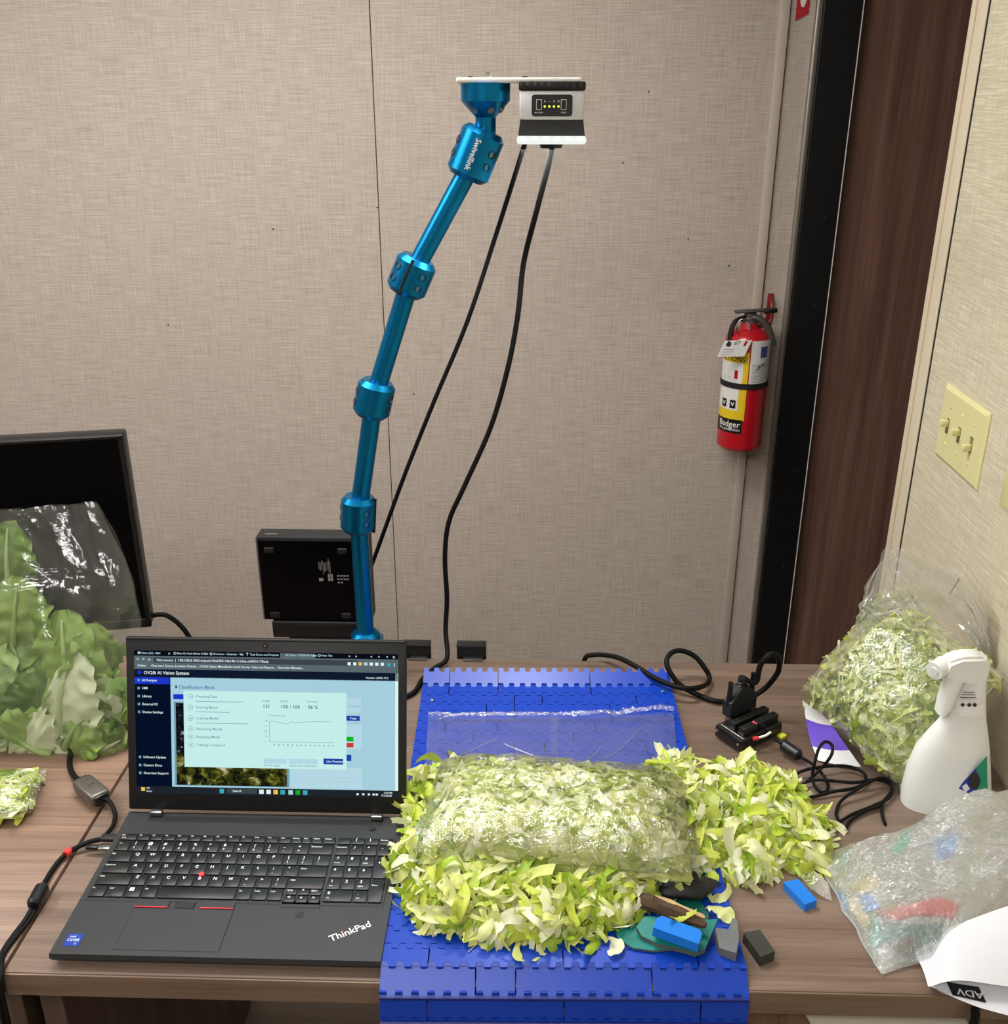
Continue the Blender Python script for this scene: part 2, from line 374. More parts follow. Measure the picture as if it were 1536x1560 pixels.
row(y, H, [(1.75, 'CapsLock')] + [(1, c) for c in 'ASDFGHJKL'] + [(1, ':', ';'), (1, '"', "'"), (1.85, 'Enter')])
row(y, H, [(.93, '4'), (.93, '5'), (.93, '6')], NP); y -= H
row(y, H, [(2.25, 'Shift')] + [(1, c) for c in 'ZXCVBNM'] + [(1, '<', ','), (1, '>', '.'), (1, '?', '/'), (2.35, 'Shift')])
row(y, H, [(.93, '1', 'End'), (.93, '2'), (.93, '3', 'PgDn'), (.93, 'Enter', '', 2)], NP); y -= H
row(y, H, [(1.05, 'Fn'), (1.2, 'Ctrl'), (1.05, '', ''), (1.0, 'Alt'), (4.95, '', ''), (1.0, 'Alt'), (1.0, 'PrtSc'), (.95, 'Ctrl')])
xw = KX0 + 2.25 * U; wl = MB()
for i in (0, 1):
    for j in (0, 1): wl.box((xw + .0055 + i * .0028, y - .008 + j * .0028, LZ + .0033), (.0024, .0024, .0002))
wl.build('window_key_mark', M['ink'], lap)
xa = KX0 + 12.3 * U
MB().rbox((xa + 1.15 * U, y - H - .0025, LZ + .0002), (2.45 * U, .011, .0014), .0006, 1).build('arrow_tray', M['lap'], lap)
for i, c in enumerate(('PgUp', '^', 'PgDn')): key(xa + i * .77 * U, y, .77 * U, H * .52, c)
for i, c in enumerate(('<', 'v', '>')): key(xa + i * .77 * U, y - H * .54, .77 * U, H * .6, c)
row(y, H, [(1.86, '0', 'Ins'), (.93, '.', 'Del')], NP)
MB().lathe([(.0, .0), (.0032, .0), (.0036, .0018), (.003, .003), (.0, .0034)], 16, M=Matrix.Translation((KX0 + 6.6 * U, KYT - HF - 3.0 * H, LZ + .002)), cap=False).build('pointing_stick', M['red'], lap)
# touchpad, buttons, reader, sticker, wordmark, hinges, power key
tp = MB().rbox((-.3905, -1.6035, LZ + .0001), (.116, .062, .0006), .0003, 1).build('touchpad', M['lapd'], lap)
MB().rbox((-.3905, -1.6036, LZ + .0003), (.1145, .0605, .0006), .0003, 1).build('touch_surface', M['lap'], tp)
for x in (-.4285, -.3525):
    k = MB().rbox((x, -1.5675, LZ + .0008), (.039, .009, .0016), .0006, 1).build('click_button', M['lap'], lap)
    MB().rbox((x, -1.5722, LZ + .0012), (.0385, .0014, .0014), .0004, 1).build('red_stripe', M['red'], k)
MB().rbox((-.3905, -1.5685, LZ + .0008), (.022, .009, .0014), .0005, 1).build('middle_button', M['lapd'], lap)
MB().rbox((-.257, -1.578, LZ + .0002), (.0085, .0075, .0008), .0003, 1).build('fingerprint_reader', M['lapd'], lap)
M['stk'] = mat('sticker_blue', '1E3E9E', .3); M['stk2'] = mat('sticker_light', 'D8ECF4', .4)
s_ = MB(); s_.rbox((-.4965, -1.622, LZ + .0003), (.017, .0175, .0004), .0002, 1)
s_.text('intel', .0038, Matrix.Translation((-.4985, -1.6175, LZ + .0007)), 1); s_.text('CORE', .0052, Matrix.Translation((-.4965, -1.6225, LZ + .0007)), 1); s_.text('i7', .0034, Matrix.Translation((-.4925, -1.6275, LZ + .0007)), 1)
s_.build('sticker', [M['stk'], M['stk2']], lap, 0)
wm = MB(); wm.text('ThinkPad', .0128, Matrix.Translation((-.1955, -1.601, LZ + .0004)) @ Matrix.Rotation(R(30), 4, 'Z'))
wm.box((-.1955 - .0092, -1.601 - .0002, LZ + .0006), (.0014, .0016, .0003), 1)
wm.build('wordmark', [M['ink'], M['red']], lap, 0)
MB().rbox((-.3355, LYB - .013, LZ + .0001), (.30, .010, .001), .0004, 1).build('hinge_slot', M['lapd'], lap)
for x in (-.477, -.193):
    MB().rbox((x, LYB - .006, LZ + .004), (.0155, .009, .0075), .002, 2).build('hinge', M['chrome'], lap)
MB().cyl((-.196, LYB - .024, LZ), (-.196, LYB - .024, LZ + .0012), .0042, n=20).build('power_button', M['lapd'], lap)
# screen lid
LA = R(18); LL = .226
LM = frame((( LX0 + LX1) / 2, LYB - .002, LZ + .0045), (1, 0, 0), (0, math.sin(LA), math.cos(LA)))
LW = LX1 - LX0
lid = MB().rbox((0, LL / 2, -.0035), (LW, LL, .007), .003, 2, M=LM).build('screen_lid', M['lapd'], lap)
MB().rbox((0, LL - .0022, .0004), (LW - .004, .003, .0014), .0006, 1, M=LM).build('lid_lip', M['rubber'], lid)
b = MB()
b.cyl(LM @ V((0, LL - .009, .0002)), LM @ V((0, LL - .009, .0012)), .0035, n=20); b.build('webcam', M['black'], lid)
b = MB(); b.cyl(LM @ V((0, LL - .009, .0012)), LM @ V((0, LL - .009, .0015)), .0016, n=14); b.build('webcam_lens', M['chrome'], lid)
# display: a lit panel, its picture drawn in thin shapes
DX0, DX1, DY0, DY1 = -LW / 2 + .0115, LW / 2 - .0105, .0225, LL - .0175
UI = ['061028', '0A0D18', '5B6A70', 'A9D3E2', 'C9F2EE', '1B3ACC', 'E8F6F6', '20262E', '6F9FAF', '1C44A8', '10B428', 'D23C34', '2F6A9A', '101A30', '39ACB8', 'F0C84A', '3E464C', 'B9DCE8', 'E0FBF6']
UM = [glow('screen_%d' % i, c, .95) for i, c in enumerate(UI)]
tdark = NT('screen_photo'); nzz = tdark.noise(tdark.coord(), 75, 4, .65, .6)
em = tdark.new('ShaderNodeEmission'); tdark.l(tdark.ramp(nzz, ((.42, '0E120C'), (.53, '3C3F14'), (.6, '77752A'), (.74, 'D8D8C8'))), em.inputs[0]); tdark.l(em.outputs[0], tdark.out.inputs[0])
tdk2 = NT('screen_photo_top'); nz2 = tdk2.noise(tdk2.coord(), 120, 3, .6, .4)
em2 = tdk2.new('ShaderNodeEmission'); tdk2.l(tdk2.ramp(nz2, ((.5, '0A0E16'), (.62, '1A2026'), (.72, 'C8D0D0'))), em2.inputs[0]); tdk2.l(em2.outputs[0], tdk2.out.inputs[0])
UM += [tdark.mat, tdk2.mat]
ui = MB(); lay = [0]
def U2(cx, cy): return DX0 + (cx - 45) / 1395 * (DX1 - DX0), DY1 - (cy - 90) / 775 * (DY1 - DY0)
def rect(x0, y0, x1, y1, mi, z):
    a, b_ = U2(x0, y0); c, d = U2(x1, y1)
    ui.add([(a, d, z), (c, d, z), (c, b_, z), (a, b_, z)], [(0, 1, 2, 3)], mi, LM)
def stext(s, x, y, h, mi, z=.0009, al='LEFT'):
    a, b_ = U2(x, y); ui.text(s, h / 775 * (DY1 - DY0), LM @ Matrix.Translation((a, b_, z)), mi, al)
z1, z2, z3, z4 = .0003, .0005, .0007, .0009
rect(45, 90, 1440, 865, 0, z1)
rect(45, 90, 1440, 118, 1, z2); rect(45, 118, 1440, 190, 2, z2); rect(45, 190, 1440, 235, 13, z2)
rect(820, 93, 1005, 120, 2, z3)
rect(150, 126, 1225, 154, 16, z3)
for x, s in ((65, 'M'), (255, 'O'), (447, 'G'), (640, 'T'), (1018, 'O')): stext(s, x, 103, 20, 6)
for x, s in ((85, 'Inbox (22) - Mail'), (275, 'Plan AI: Deck Mode OV20i'), (465, 'Overview - Calendar - We'), (660, 'Task Demo and Project'), (848, 'AI Vision - OV20i AI Vision'), (1038, 'New Tab')): stext(s, x, 103, 15, 17)
for x in (228, 420, 612, 803, 992, 1180, 1215, 1295, 1335, 1378): stext('x' if x < 1000 else 'o', x, 103, 17, 6)
stext('x', 1412, 104, 24, 6)
stext('<   >   o', 58, 137, 22, 6); stext('Not secure  |  100.100.0.100/recipes/c3ba630f-14af-4b12-b3aa-e30501178eda', 165, 140, 19, 6)
for i, mi in enumerate((6, 6, 15, 17, 6, 6, 6)): rect(1175 + i * 29, 136, 1192 + i * 29, 152, mi, z4)
ui.cyl(LM @ V((*U2(1392, 147), z3)), LM @ V((*U2(1392, 147), z4)), .0024, n=14, mi=14); rect(1418, 138, 1422, 156, 6, z4)
for x, s in ((62, 'Online'), (135, 'Overview Conne...'), (262, 'Location Pointer...'), (392, 'OV20i Demo Manual'), (530, 'Take Lunch Survey'), (668, 'Suite and Report...'), (805, 'Overview Manuals...')): stext(s, x, 171, 17, 6)
ui.cyl(LM @ V((*U2(72, 208), z3)), LM @ V((*U2(72, 208), z4)), .0026, n=16, mi=5)
stext('OV20i AI Vision System', 95, 209, 25, 6); stext('Version: v2025.19.2', 1270, 218, 15, 6)
rect(45, 232, 232, 270, 5, z2); rect(236, 232, 1425, 828, 3, z2); rect(1425, 190, 1441, 830, 18, z2)
for yy, s in ((250, 'All Recipes'), (293, 'HMI'), (336, 'Library'), (379, 'External IO'), (422, 'Device Settings'), (667, 'Software Update'), (711, 'Camera Docs'), (754, 'Overview Support')):
    rect(60, yy - 7, 73, yy + 7, 8, z3); stext(s, 84, yy, 18, 6)
rect(262, 275, 270, 290, 1, z3); stext('Classification Block', 278, 284, 25, 12, z3)
rect(250, 322, 330, 350, 5, z3); rect(252, 362, 862, 818, 8, z3); rect(262, 370, 850, 815, 20, z4)
rect(262, 640, 850, 815, 19, .00095)
rect(1160, 328, 1245, 365, 17, z3); rect(1160, 380, 1245, 408, 17, z3); rect(1160, 424, 1238, 450, 9, z3); rect(1160, 470, 1248, 606, 17, z3)
rect(1160, 537, 1205, 562, 10, z4); rect(1160, 570, 1205, 594, 11, z4); rect(1160, 634, 1193, 668, 9, z3); rect(870, 705, 1250, 820, 17, z3)
stext('Train', 1185, 438, 17, 6)
for yy in (758, 778, 798): rect(885, yy, 1225 if yy < 790 else 930, yy + 3, 3, z4)
rect(305, 302, 1168, 716, 4, .0011); rect(308, 560, 1165, 716, 18, .00105)
zz = .0013
for yy, s in ((332, 'Preparing Data'), (391, 'Ensuring Match'), (450, 'Creating Model'), (508, 'Optimizing Model'), (551, 'Evaluating Model'), (595, 'Training Completed')):
    stext(s, 370, yy, 19, 8, zz); c0 = V((*U2(342, yy), zz)); cc = MB()
    pts = [(c0.x + .0034 * math.cos(q * .5236), c0.y + .0034 * math.sin(q * .5236)) for q in range(12)]
    pin = [(c0.x + .0029 * math.cos(q * .5236), c0.y + .0029 * math.sin(q * .5236)) for q in range(12)]
    for q in range(12): r_ = (q + 1) % 12; ui.add([(*pts[q], zz), (*pts[r_], zz), (*pin[r_], zz), (*pin[q], zz)], [(0, 1, 2, 3)], 8, LM)
    rect(338, yy - 1, 346, yy + 3, 12, zz)
for yy, x1 in ((358, 625), (415, 550), (476, 650)): rect(370, yy - 1, x1, yy + 2, 8, zz)
for x, s in ((725, '131'), (820, '100 / 100'), (965, '96 %')): stext(s, x, 381, 27, 2, zz)
for x, s in ((725, 'Images'), (820, 'Epochs'), (960, 'Accuracy')): stext(s, x, 350, 15, 8, zz)
stext('Training Accuracy', 755, 428, 13, 8, zz)
rect(759, 460, 761, 572, 8, zz); rect(759, 570, 1100, 572, 8, zz)
prev = None
for i, v_ in enumerate((463, 460, 462, 466, 470, 474, 460, 468, 462, 466, 458, 461, 458, 458, 458, 458, 458, 458)):
    q = (762 + i * 19, v_)
    if prev: 
        a = V((*U2(*prev), zz)); c = V((*U2(*q), zz)); ui.add([a + V((0, .0002, 0)), a - V((0, .0002, 0)), c - V((0, .0002, 0)), c + V((0, .0002, 0))], [(0, 1, 2, 3)], 2, LM)
    prev = q
for i in range(5): stext(('100', '75', '50', '25', '0')[i], 735, 458 + i * 28, 12, 8, zz)
for i in range(14): rect(782 + i * 24, 584, 789 + i * 24, 590, 8, zz)
rect(728, 662, 850, 690, 17, zz); rect(862, 660, 1015, 690, 17, zz); rect(1046, 656, 1150, 688, 9, zz); stext('Live Preview', 1062, 672, 17, 6, .0015)
stext('View all images', 728, 699, 14, 8, zz); stext('Retrain this configuration', 865, 699, 14, 8, zz)
rect(45, 826, 1441, 866, 7, z3)
for i, mi in enumerate((14, 6, 6, 15, 14, 17, 10, 14)): x = (490, 702, 740, 778, 815, 858, 896, 935, 975)[i if i == 0 else i]; rect(x, 833, x + 24, 857, mi, z4)
rect(530, 831, 690, 857, 16, z4); stext('Search', 560, 843, 18, 6, zz)
stext('72F', 98, 836, 13, 6, zz); stext('Sunny', 98, 852, 13, 6, zz); rect(70, 832, 90, 852, 15, z4)
stext('2:50 PM', 1365, 838, 14, 6, zz); stext('7/16/2025', 1352, 853, 14, 6, zz)
for x in (1220, 1250, 1280, 1305, 1322): rect(x, 843, x + 12, 853, 6, z4)
ui.build('display', UM, lid, 0)
# ================================================================== blue modular conveyor belt
M['belt'] = mat('blue_belt_plastic', '043AAC', .36, var=.08, scale=40, bump=.03, spec=.45)
M['beltrod'] = mat('blue_hinge_rod', '0A1F78', .45)
BX, BY, BZ = .033, -1.35, .765
BW = .392
belt = thing('conveyor_belt', 'bright blue modular conveyor belt laid across the desk and over its front edge', 'conveyor belt', (BX, BY, DZ), R(1.3))
path = [(-1.669, .652), (-1.667, .6835), (-1.6645, .715), (-1.659, .7460), (-1.6365, .7648), (-1.6115, BZ)]
nflat = 21
path += [(-1.6115 + (i + 1) * (.5265 / nflat), BZ) for i in range(nflat)]
path += [(path[-1][0] + .0265, BZ + .013)]
FP = BW / 46
def module(i0, i1, L):
    """one moulded link: fingers i0..i1 wide, interlocking teeth on both long edges"""
    g = .0008; d = .0036; pts = []
    for i in range(i0, i1):                                             # near edge, fingers of odd index stand out
        s_ = -d if i % 2 else d; a, b_ = i * FP + g, (i + 1) * FP - g
        pts += [(a, s_), (b_, s_)]
    for i in range(i1 - 1, i0 - 1, -1):
        s_ = L + d if i % 2 == 0 else L - d; a, b_ = i * FP + g, (i + 1) * FP - g
        s_ -= .0012
        pts += [(b_, s_), (a, s_)]
    q = []
    for p in pts:
        if not q or (abs(p[0] - q[-1][0]) > 1e-7 or abs(p[1] - q[-1][1]) > 1e-7): q.append(p)
    return q
cuts = [(6, 23, 40), (12, 17, 34)]; rb = random.Random(3); mcache = {}
for r_ in range(len(path) - 1):
    (ya, za), (yb, zb) = path[r_], path[r_ + 1]; d = V((0, yb - ya, zb - za)); L = d.length
    Mx = frame((-BW / 2, ya - BY, za - DZ), (1, 0, 0), d)
    c = list(cuts[r_ % 2]) if r_ < 8 else list(rb.choice(cuts + [(10, 27, 44), (17, 22, 39), (5, 14, 31)]))
    c = [0] + c + [46]
    for i0, i1 in zip(c[:-1], c[1:]):
        thk = .0143 if r_ >= 6 else .0065; k = (i0, i1, round(L, 4), thk)
        if k not in mcache:
            m_ = MB(); m_.prism(module(i0, i1, L), -thk, 0); mcache[k] = m_.mesh('belt_module', M['belt'], 0)
        o = link('belt_module', mcache[k], belt, True); o.matrix_local = Mx
    if r_: MB().cyl((-BW / 2 + .001, ya - BY, za - DZ - .0042), (BW / 2 - .001, ya - BY, za - DZ - .0042), .0034, n=10).build('hinge_rod', M['beltrod'], belt, local=True)

# ================================================================== lettuce
LET = ((.05, 'F6F6E6'), (.28, 'EDF0C4'), (.48, 'DFE58C'), (.66, 'CFDA58'), (.82, 'B0CC44'), (.97, '7FAE3A'))
M['lettuce'] = leafy('shredded_lettuce', LET)
M['lettuce_b'] = leafy('bagged_lettuce', ((.05, 'FAFAEC'), (.3, 'F1F3CC'), (.52, 'E2E79E'), (.7, 'CFD878'), (.85, 'B4C75C'), (.97, '8DAA48')))
M['lettuce_c'] = leafy('bagged_lettuce_green', ((.05, 'E6EAC4'), (.3, 'D3D990'), (.5, 'BDC862'), (.68, 'A5B648'), (.84, '889E38'), (.97, '5E7C2A')))
def shred(mb, p, nrm, L, W, rnd, mi=0, nl=10, nw=2, lift=.5, ang=None, cs=1.0):
    """a curled strip of lettuce lying on the surface with normal nrm"""
    n = V(nrm).normalized(); t = n.orthogonal().normalized(); a = rnd.uniform(0, 6.283) if ang is None else ang
    x = Matrix.Rotation(a, 3, n) @ t; tilt = rnd.gauss(0, lift * .45)
    y = n.cross(x); R_ = Matrix.Rotation(tilt, 3, y) @ Matrix.Rotation(rnd.gauss(0, lift), 3, x)
    x = R_ @ x; y = R_ @ y; n = x.cross(y)
    curl = rnd.gauss(0, 2.3) * cs; bend = rnd.gauss(0, 1.5); wav = rnd.uniform(0, 1.0) * cs; ph = rnd.uniform(0, 6.28); fq = rnd.uniform(.8, 2.2) * 6.28; cup = rnd.uniform(-.5, .6)
    tw = rnd.gauss(0, 1.1); pts = []; c = V((0, 0, 0)); th = -curl / 2; be = -bend / 2; ds = L / nl; rf = rnd.uniform(.05, .3) * cs; p2 = rnd.uniform(0, 6.28); wv = rnd.uniform(.05, .25)
    for i in range(nl + 1):
        tt = i / nl; d = V((math.cos(th) * math.cos(be), math.sin(be), math.sin(th)))
        if i: c = c + d * ds
        th += curl / nl + wav * math.sin(fq * tt + ph) * 4 / nl; be += bend / nl
        w_ = W * (.25 + .75 * math.sin(math.pi * (.07 + .86 * tt)) ** .45 + wv * math.sin(9 * tt + p2))
        roll = tw * (tt - .5); cr, sr = math.cos(roll), math.sin(roll); cb, sb = math.cos(be), math.sin(be)
        for j in range(nw + 1):
            s_ = (j / nw - .5); yy = s_ * w_; zz = cup * w_ * (4 * s_ * s_ - .5) * .5 + rf * w_ * 2 * s_ * math.sin(fq * 1.7 * tt + p2 + j)
            y2 = cr * yy - sr * zz; z2 = sr * yy + cr * zz; pts.append(c + V((-y2 * sb, y2 * cb, z2)))
    m = sum(pts, V()) / len(pts); P = V(p)
    pts = [P + x * (q.x - m.x) + y * (q.y - m.y) + n * (q.z - m.z) for q in pts]
    W1 = nw + 1; fs = [(i * W1 + j, (i + 1) * W1 + j, (i + 1) * W1 + j + 1, i * W1 + j + 1) for i in range(nl) for j in range(nw)]
    mb.add(pts, fs, mi)
rs = random.Random(11)
SHRED = []                                                             # shared meshes for the loose pieces
for i in range(16):
    m_ = MB(); shred(m_, (0, 0, 0), (0, 0, 1), rs.uniform(.045, .085), rs.uniform(.008, .015), rs, nl=18, nw=4, lift=.12, ang=0)
    SHRED.append(m_.mesh('lettuce_shred', M['lettuce'], 180))
def bumps(B):
    def Hf(x, y):
        h = 0
        for bx, by, rx, ry, hh in B:
            q = 1 - ((x - bx) / rx) ** 2 - ((y - by) / ry) ** 2
            if q > 0: h = max(h, hh * q ** .55)
        return h
    return Hf
def pile(B, z0, name, label, count, loose, llabel, lgroup, seed, mi='lettuce', skip=None):
    rn = random.Random(seed); Hf = bumps(B); mb = MB()
    x0 = min(b_[0] - b_[2] for b_ in B); x1 = max(b_[0] + b_[2] for b_ in B); y0 = min(b_[1] - b_[3] for b_ in B); y1 = max(b_[1] + b_[3] for b_ in B)
    def pick():
        while True:
            x, y = rn.uniform(x0, x1), rn.uniform(y0, y1); h = Hf(x, y)
            if h > .003 and not (skip and skip(x, y)):
                e = .006; n = V((Hf(x - e, y) - Hf(x + e, y), Hf(x, y - e) - Hf(x, y + e), 2 * e)).normalized(); return x, y, h, n
    for i in range(count):
        x, y, h, n = pick(); k = rn.choice((1, 1, .85, .65, .4))
        shred(mb, (x, y, z0 + max(.004, h * k - .003)), n, rn.uniform(.035, .08), rn.uniform(.005, .012), rn, lift=.4)
    o = mb.build(name, M[mi], None, 180); tag(o, label, 'lettuce', kind='stuff')
    for i in range(loose):
        x, y, h, n = pick(); q = n.to_track_quat('Z', 'Y').to_matrix() @ Matrix.Rotation(rn.uniform(0, 6.28), 3, 'Z') @ Matrix.Rotation(rn.gauss(0, .3), 3, 'X')
        s_ = link('lettuce_shred', rn.choice(SHRED)); s_.matrix_world = Matrix.Translation((x, y, z0 + h + .004)) @ q.to_4x4() @ Matrix.Scale(rn.uniform(.85, 1.25), 4)
        tag(s_, llabel, 'lettuce', lgroup)
    return o
BB = [(-.004, -1.53, .138, .086, .042), (-.076, -1.545, .066, .058, .04), (.07, -1.53, .085, .06, .04), (-.104, -1.42, .036, .105, .04), (-.128, -1.395, .028, .085, .034), (-.132, -1.50, .03, .05, .03), (.19, -1.40, .045, .11, .036), (.198, -1.31, .026, .032, .032)]
pile(BB, BZ, 'shredded_lettuce', 'loose shredded lettuce heaped on the blue belt under the bag', 1500, 120, 'pale green curled lettuce shred on top of the heap on the blue belt', 'loose lettuce shreds on the blue belt', 5)
DB = [(.288, -1.365, .082, .085, .038), (.335, -1.405, .052, .05, .03), (.262, -1.44, .045, .055, .024), (.31, -1.33, .05, .045, .03), (.335, -1.44, .035, .035, .02)]
pile(DB, DZ, 'shredded_lettuce', 'loose shredded lettuce heaped on the wooden desk beside the belt', 900, 90, 'pale green curled lettuce shred on the heap on the wooden desk', 'loose lettuce shreds on the desk', 6)
# single scraps lying apart
def scrap(pt, L, W, label, seed, name='lettuce_scrap', ang=None, mi='lettuce', nrm=(0, 0, 1), lift=.1):
    rn = random.Random(seed); mb = MB(); shred(mb, pt, nrm, L, W, rn, nl=10, nw=4, lift=lift, ang=ang)
    return tag(mb.build(name, M[mi], None, 180), label, 'lettuce')
# ================================================================== blue articulated mounting arm
def anod():
    t = NT('blue_anodised_aluminium'); t.b.inputs['Metallic'].default_value = .85; t.b.inputs['Base Color'].default_value = lin('077AB0'); t.b.inputs['Roughness'].default_value = .3
    return t.mat
M['anod'] = anod()
AY = -1.035
arm = thing('camera_mount_arm', 'blue anodised articulated arm holding the camera above the desk', 'mounting arm', (-.27, AY, DZ))
J = [py(557, 966, AY), py(546, 782, AY), py(570, 607, AY), py(627, 420, AY), py(728, 232, AY), py(740, 186, AY)]
AX, CNX = J[0].x, J[5].x
for i in range(4):
    a, b_ = J[i], J[i + 1]; d = (b_ - a).normalized()
    MB().cyl(a, b_, .0137, n=32).build('arm_tube', M['anod'], arm)
TOCAM = (CAM_LOC - V((-.2, AY, 1.3))).normalized()
def collar(c, axis, r, h, slot, screws, txt=None):
    axis = axis.normalized(); fr = (TOCAM - axis * TOCAM.dot(axis)).normalized(); sd = axis.cross(fr)
    Mx = Matrix(((fr.x, sd.x, axis.x, c.x), (fr.y, sd.y, axis.y, c.y), (fr.z, sd.z, axis.z, c.z), (0, 0, 0, 1)))
    m = MB(); m.lathe([(.0136, -h / 2), (r * .78, -h / 2), (r, -h / 2 + .007), (r, h / 2 - .007), (r * .78, h / 2), (.0136, h / 2)], 40, M=Mx)
    o = m.build('clamp_collar', M['anod'], arm, 30)
    s_ = MB(); q = R(slot)                                           # the clamping slot
    s_.box((r - .002, 0, 0), (.006, .0035, h * .97), M=Mx @ Matrix.Rotation(q, 4, 'Z')); s_.build('clamp_slot', M['black'], o)
    for a_ in [R(k_) for k_ in screws]:
        for zz_ in (-.0085, .0085):
            k = Mx @ Matrix.Rotation(a_, 4, 'Z') @ Matrix.Translation((r - .0015, 0, zz_)) @ Matrix.Rotation(R(90), 4, 'Y')
            g = MB(); g.lathe([(.0058, 0), (.0058, .0018), (.0050, .0021), (.0046, .0010), (.0, .0010)], 18, M=k, cap=False); g.build('cap_screw', M['black'], o)
            g = MB(); g.lathe([(.0016, .0012), (.0024, .0012), (.0024, .0015), (.0016, .0015)], 14, M=k, cap=False); g.build('screw_socket', M['chrome'], o)
    if txt:
        def wp(p): an = p.y / (r + .0003); return V(((r + .0003) * math.cos(an), (r + .0003) * math.sin(an), -p.x))
        tm = MB(); tm.text(txt, .0105, Mx @ Matrix.Rotation(R(-6), 4, 'Z'), warp=wp); tm.build('maker_mark', M['white'], o, 0)
collar(J[1], (J[2] - J[0]), .0268, .057, 74, (30, -100))
collar(J[2], (J[3] - J[1]), .0275, .054, 170, (-72, 60))
collar(J[3], (J[4] - J[2]), .0285, .053, -12, (-50, 32))
collar(J[4] + V((-.003, 0, -.002)), (J[4] - J[3]).normalized() + V((.05, 0, .4)), .0295, .066, 175, (-72, 42), 'Swivellink')
CZ0 = py(738, 127, AY).z - 1.637
m = MB(); m.lathe([(.0135, 1.570), (.0135, 1.596), (.015, 1.598), (.0322, 1.616), (.0322, 1.637), (.0, 1.637)], 44, M=Matrix.Translation((CNX, AY, CZ0)), cap=False)
cone = m.build('mount_cone', M['anod'], arm, 30)
for a_ in (-70, -125, -20):
    q = R(a_); g = MB(); c0 = V((CNX + .0195 * math.cos(q), AY + .0195 * math.sin(q), CZ0 + 1.6075)); g.cyl(c0, c0 + V((.004 * math.cos(q), .004 * math.sin(q), -.003)), .0042, n=14); g.build('flange_screw', M['chrome'], cone)
m = MB(); m.lathe([(.0137, -.012), (.021, -.012), (.0235, -.006), (.0235, .0), (.017, .006), (.0137, .006)], 40, M=Matrix.Translation((AX, AY, J[0].z)))
m.build('base_flange', M['anod'], arm, 30)
m = MB(); m.rbox((AX, AY, (DZ + J[0].z - .012) / 2), (.05, .05, J[0].z - .012 - DZ), .003); m.build('base_block', M['anod'], arm)
# ================================================================== camera on its plate
PZ = CZ0 + 1.6405
plate = thing('camera_plate', 'white flat mounting plate joining the blue arm and the camera', 'mounting plate', (-.02, AY, PZ))
MB().rbox(((py(697, 122, AY).x + py(885, 122, AY).x) / 2, AY, PZ), (py(885, 122, AY).x - py(697, 122, AY).x, .052, .0065), .0022, 2).build('plate', M['white'], plate)
m = MB(); m.cyl((CNX + 0.005, AY, PZ + .003), (CNX + 0.005, AY, PZ + .010), .0045, n=6); m.build('bolt', M['steel'], plate)
m = MB(); m.cyl((CNX + -0.019, AY, PZ + .003), (CNX + -0.019, AY, PZ + .005), .003, n=12); m.build('bolt', M['blackm'], plate)
m = MB(); m.cyl((CNX + 0.051, AY, PZ + .003), (CNX + 0.051, AY, PZ + .005), .0035, n=12); m.build('bolt', M['blackm'], plate)
CYF, CYB = -1.07, -.998; CX = py(841, 170, CYF).x; CYM = (CYF + CYB) / 2; CWD = py(890, 170, CYF).x - py(791, 170, CYF).x
zt = [py(840, q, CYF).z for q in (124, 138, 183, 207, 220)]
camt = thing('inspection_camera', 'white and black box camera with a glowing light ring under the plate', 'camera', (CX, CYM, zt[4]))
M['camw'] = mat('camera_white', 'D4D4D6', .4)
m = MB().rbox((CX, CYM, (zt[0] + zt[1]) / 2), (CWD + .002, CYB - CYF, zt[0] - zt[1]), .002, 2).build('heat_sink', M['black'], camt)
for i in range(9): MB().box((CX - .036 + i * .009, CYF - .0006, zt[0] - .004), (.004, .003, .006)).build('vent_slot', M['blackm'], m)
bd = MB().rbox((CX, CYM, (zt[1] + zt[2]) / 2), (CWD, CYB - CYF, zt[1] - zt[2]), .003, 2).build('body', M['camw'], camt)
rp = [(sx * (.0222) + .0036 * math.cos(R(q)), sy * .0092 + .0036 * math.sin(R(q))) for sx, sy, q0 in ((1, 1, 0), (-1, 1, 90), (-1, -1, 180), (1, -1, 270)) for q in range(q0, q0 + 91, 18)]
pn = MB().prism(rp, 0, .0012, M=frame((CX, CYF, (zt[1] + zt[2]) / 2), (1, 0, 0), (0, 0, 1))).build('status_panel', M['blackm'], camt)
M['ledy'] = glow('status_led_yellow', 'F2E23A', 2.2); M['ledg'] = glow('status_led_green', 'C8E84A', 2.2)
zc_ = (zt[1] + zt[2]) / 2
FM = frame((CX, CYF - .0013, zc_), (1, 0, 0), (0, 0, 1))
for i in range(4): MB().cyl(FM @ V((-.0092 + i * .0058, -.0012, 0)), FM @ V((-.0092 + i * .0058, -.0012, .0006)), .0013, n=12).build('status_led', M['ledy' if i in (1,) else 'ledg'], pn)
m = MB()
for x in (-.0165, .0148):
    for c, d in (((x, .0068, 0), (.007, .0006, .0003)), ((x, -.0048, 0), (.007, .0006, .0003)), ((x - .0033, .001, 0), (.0006, .0116, .0003)), ((x + .0033, .001, 0), (.0006, .0116, .0003))): m.box(c, d, M=FM)
m.text('RECOVERY', .0022, FM @ Matrix.Translation((-.0165, -.0085, .0002))); m.text('START', .0022, FM @ Matrix.Translation((.0148, -.0085, .0002)))
for i, c in enumerate(('A', '~', 'B', 'N')): m.text(c, .0032, FM @ Matrix.Translation((-.0092 + i * .0058, .0048, .0002)))
m.build('panel_print', M['camw'], pn, 0)
sk = MB(); a, b_ = CWD / 2 - .001, CWD / 2 + .0015; yh = (CYB - CYF) / 2
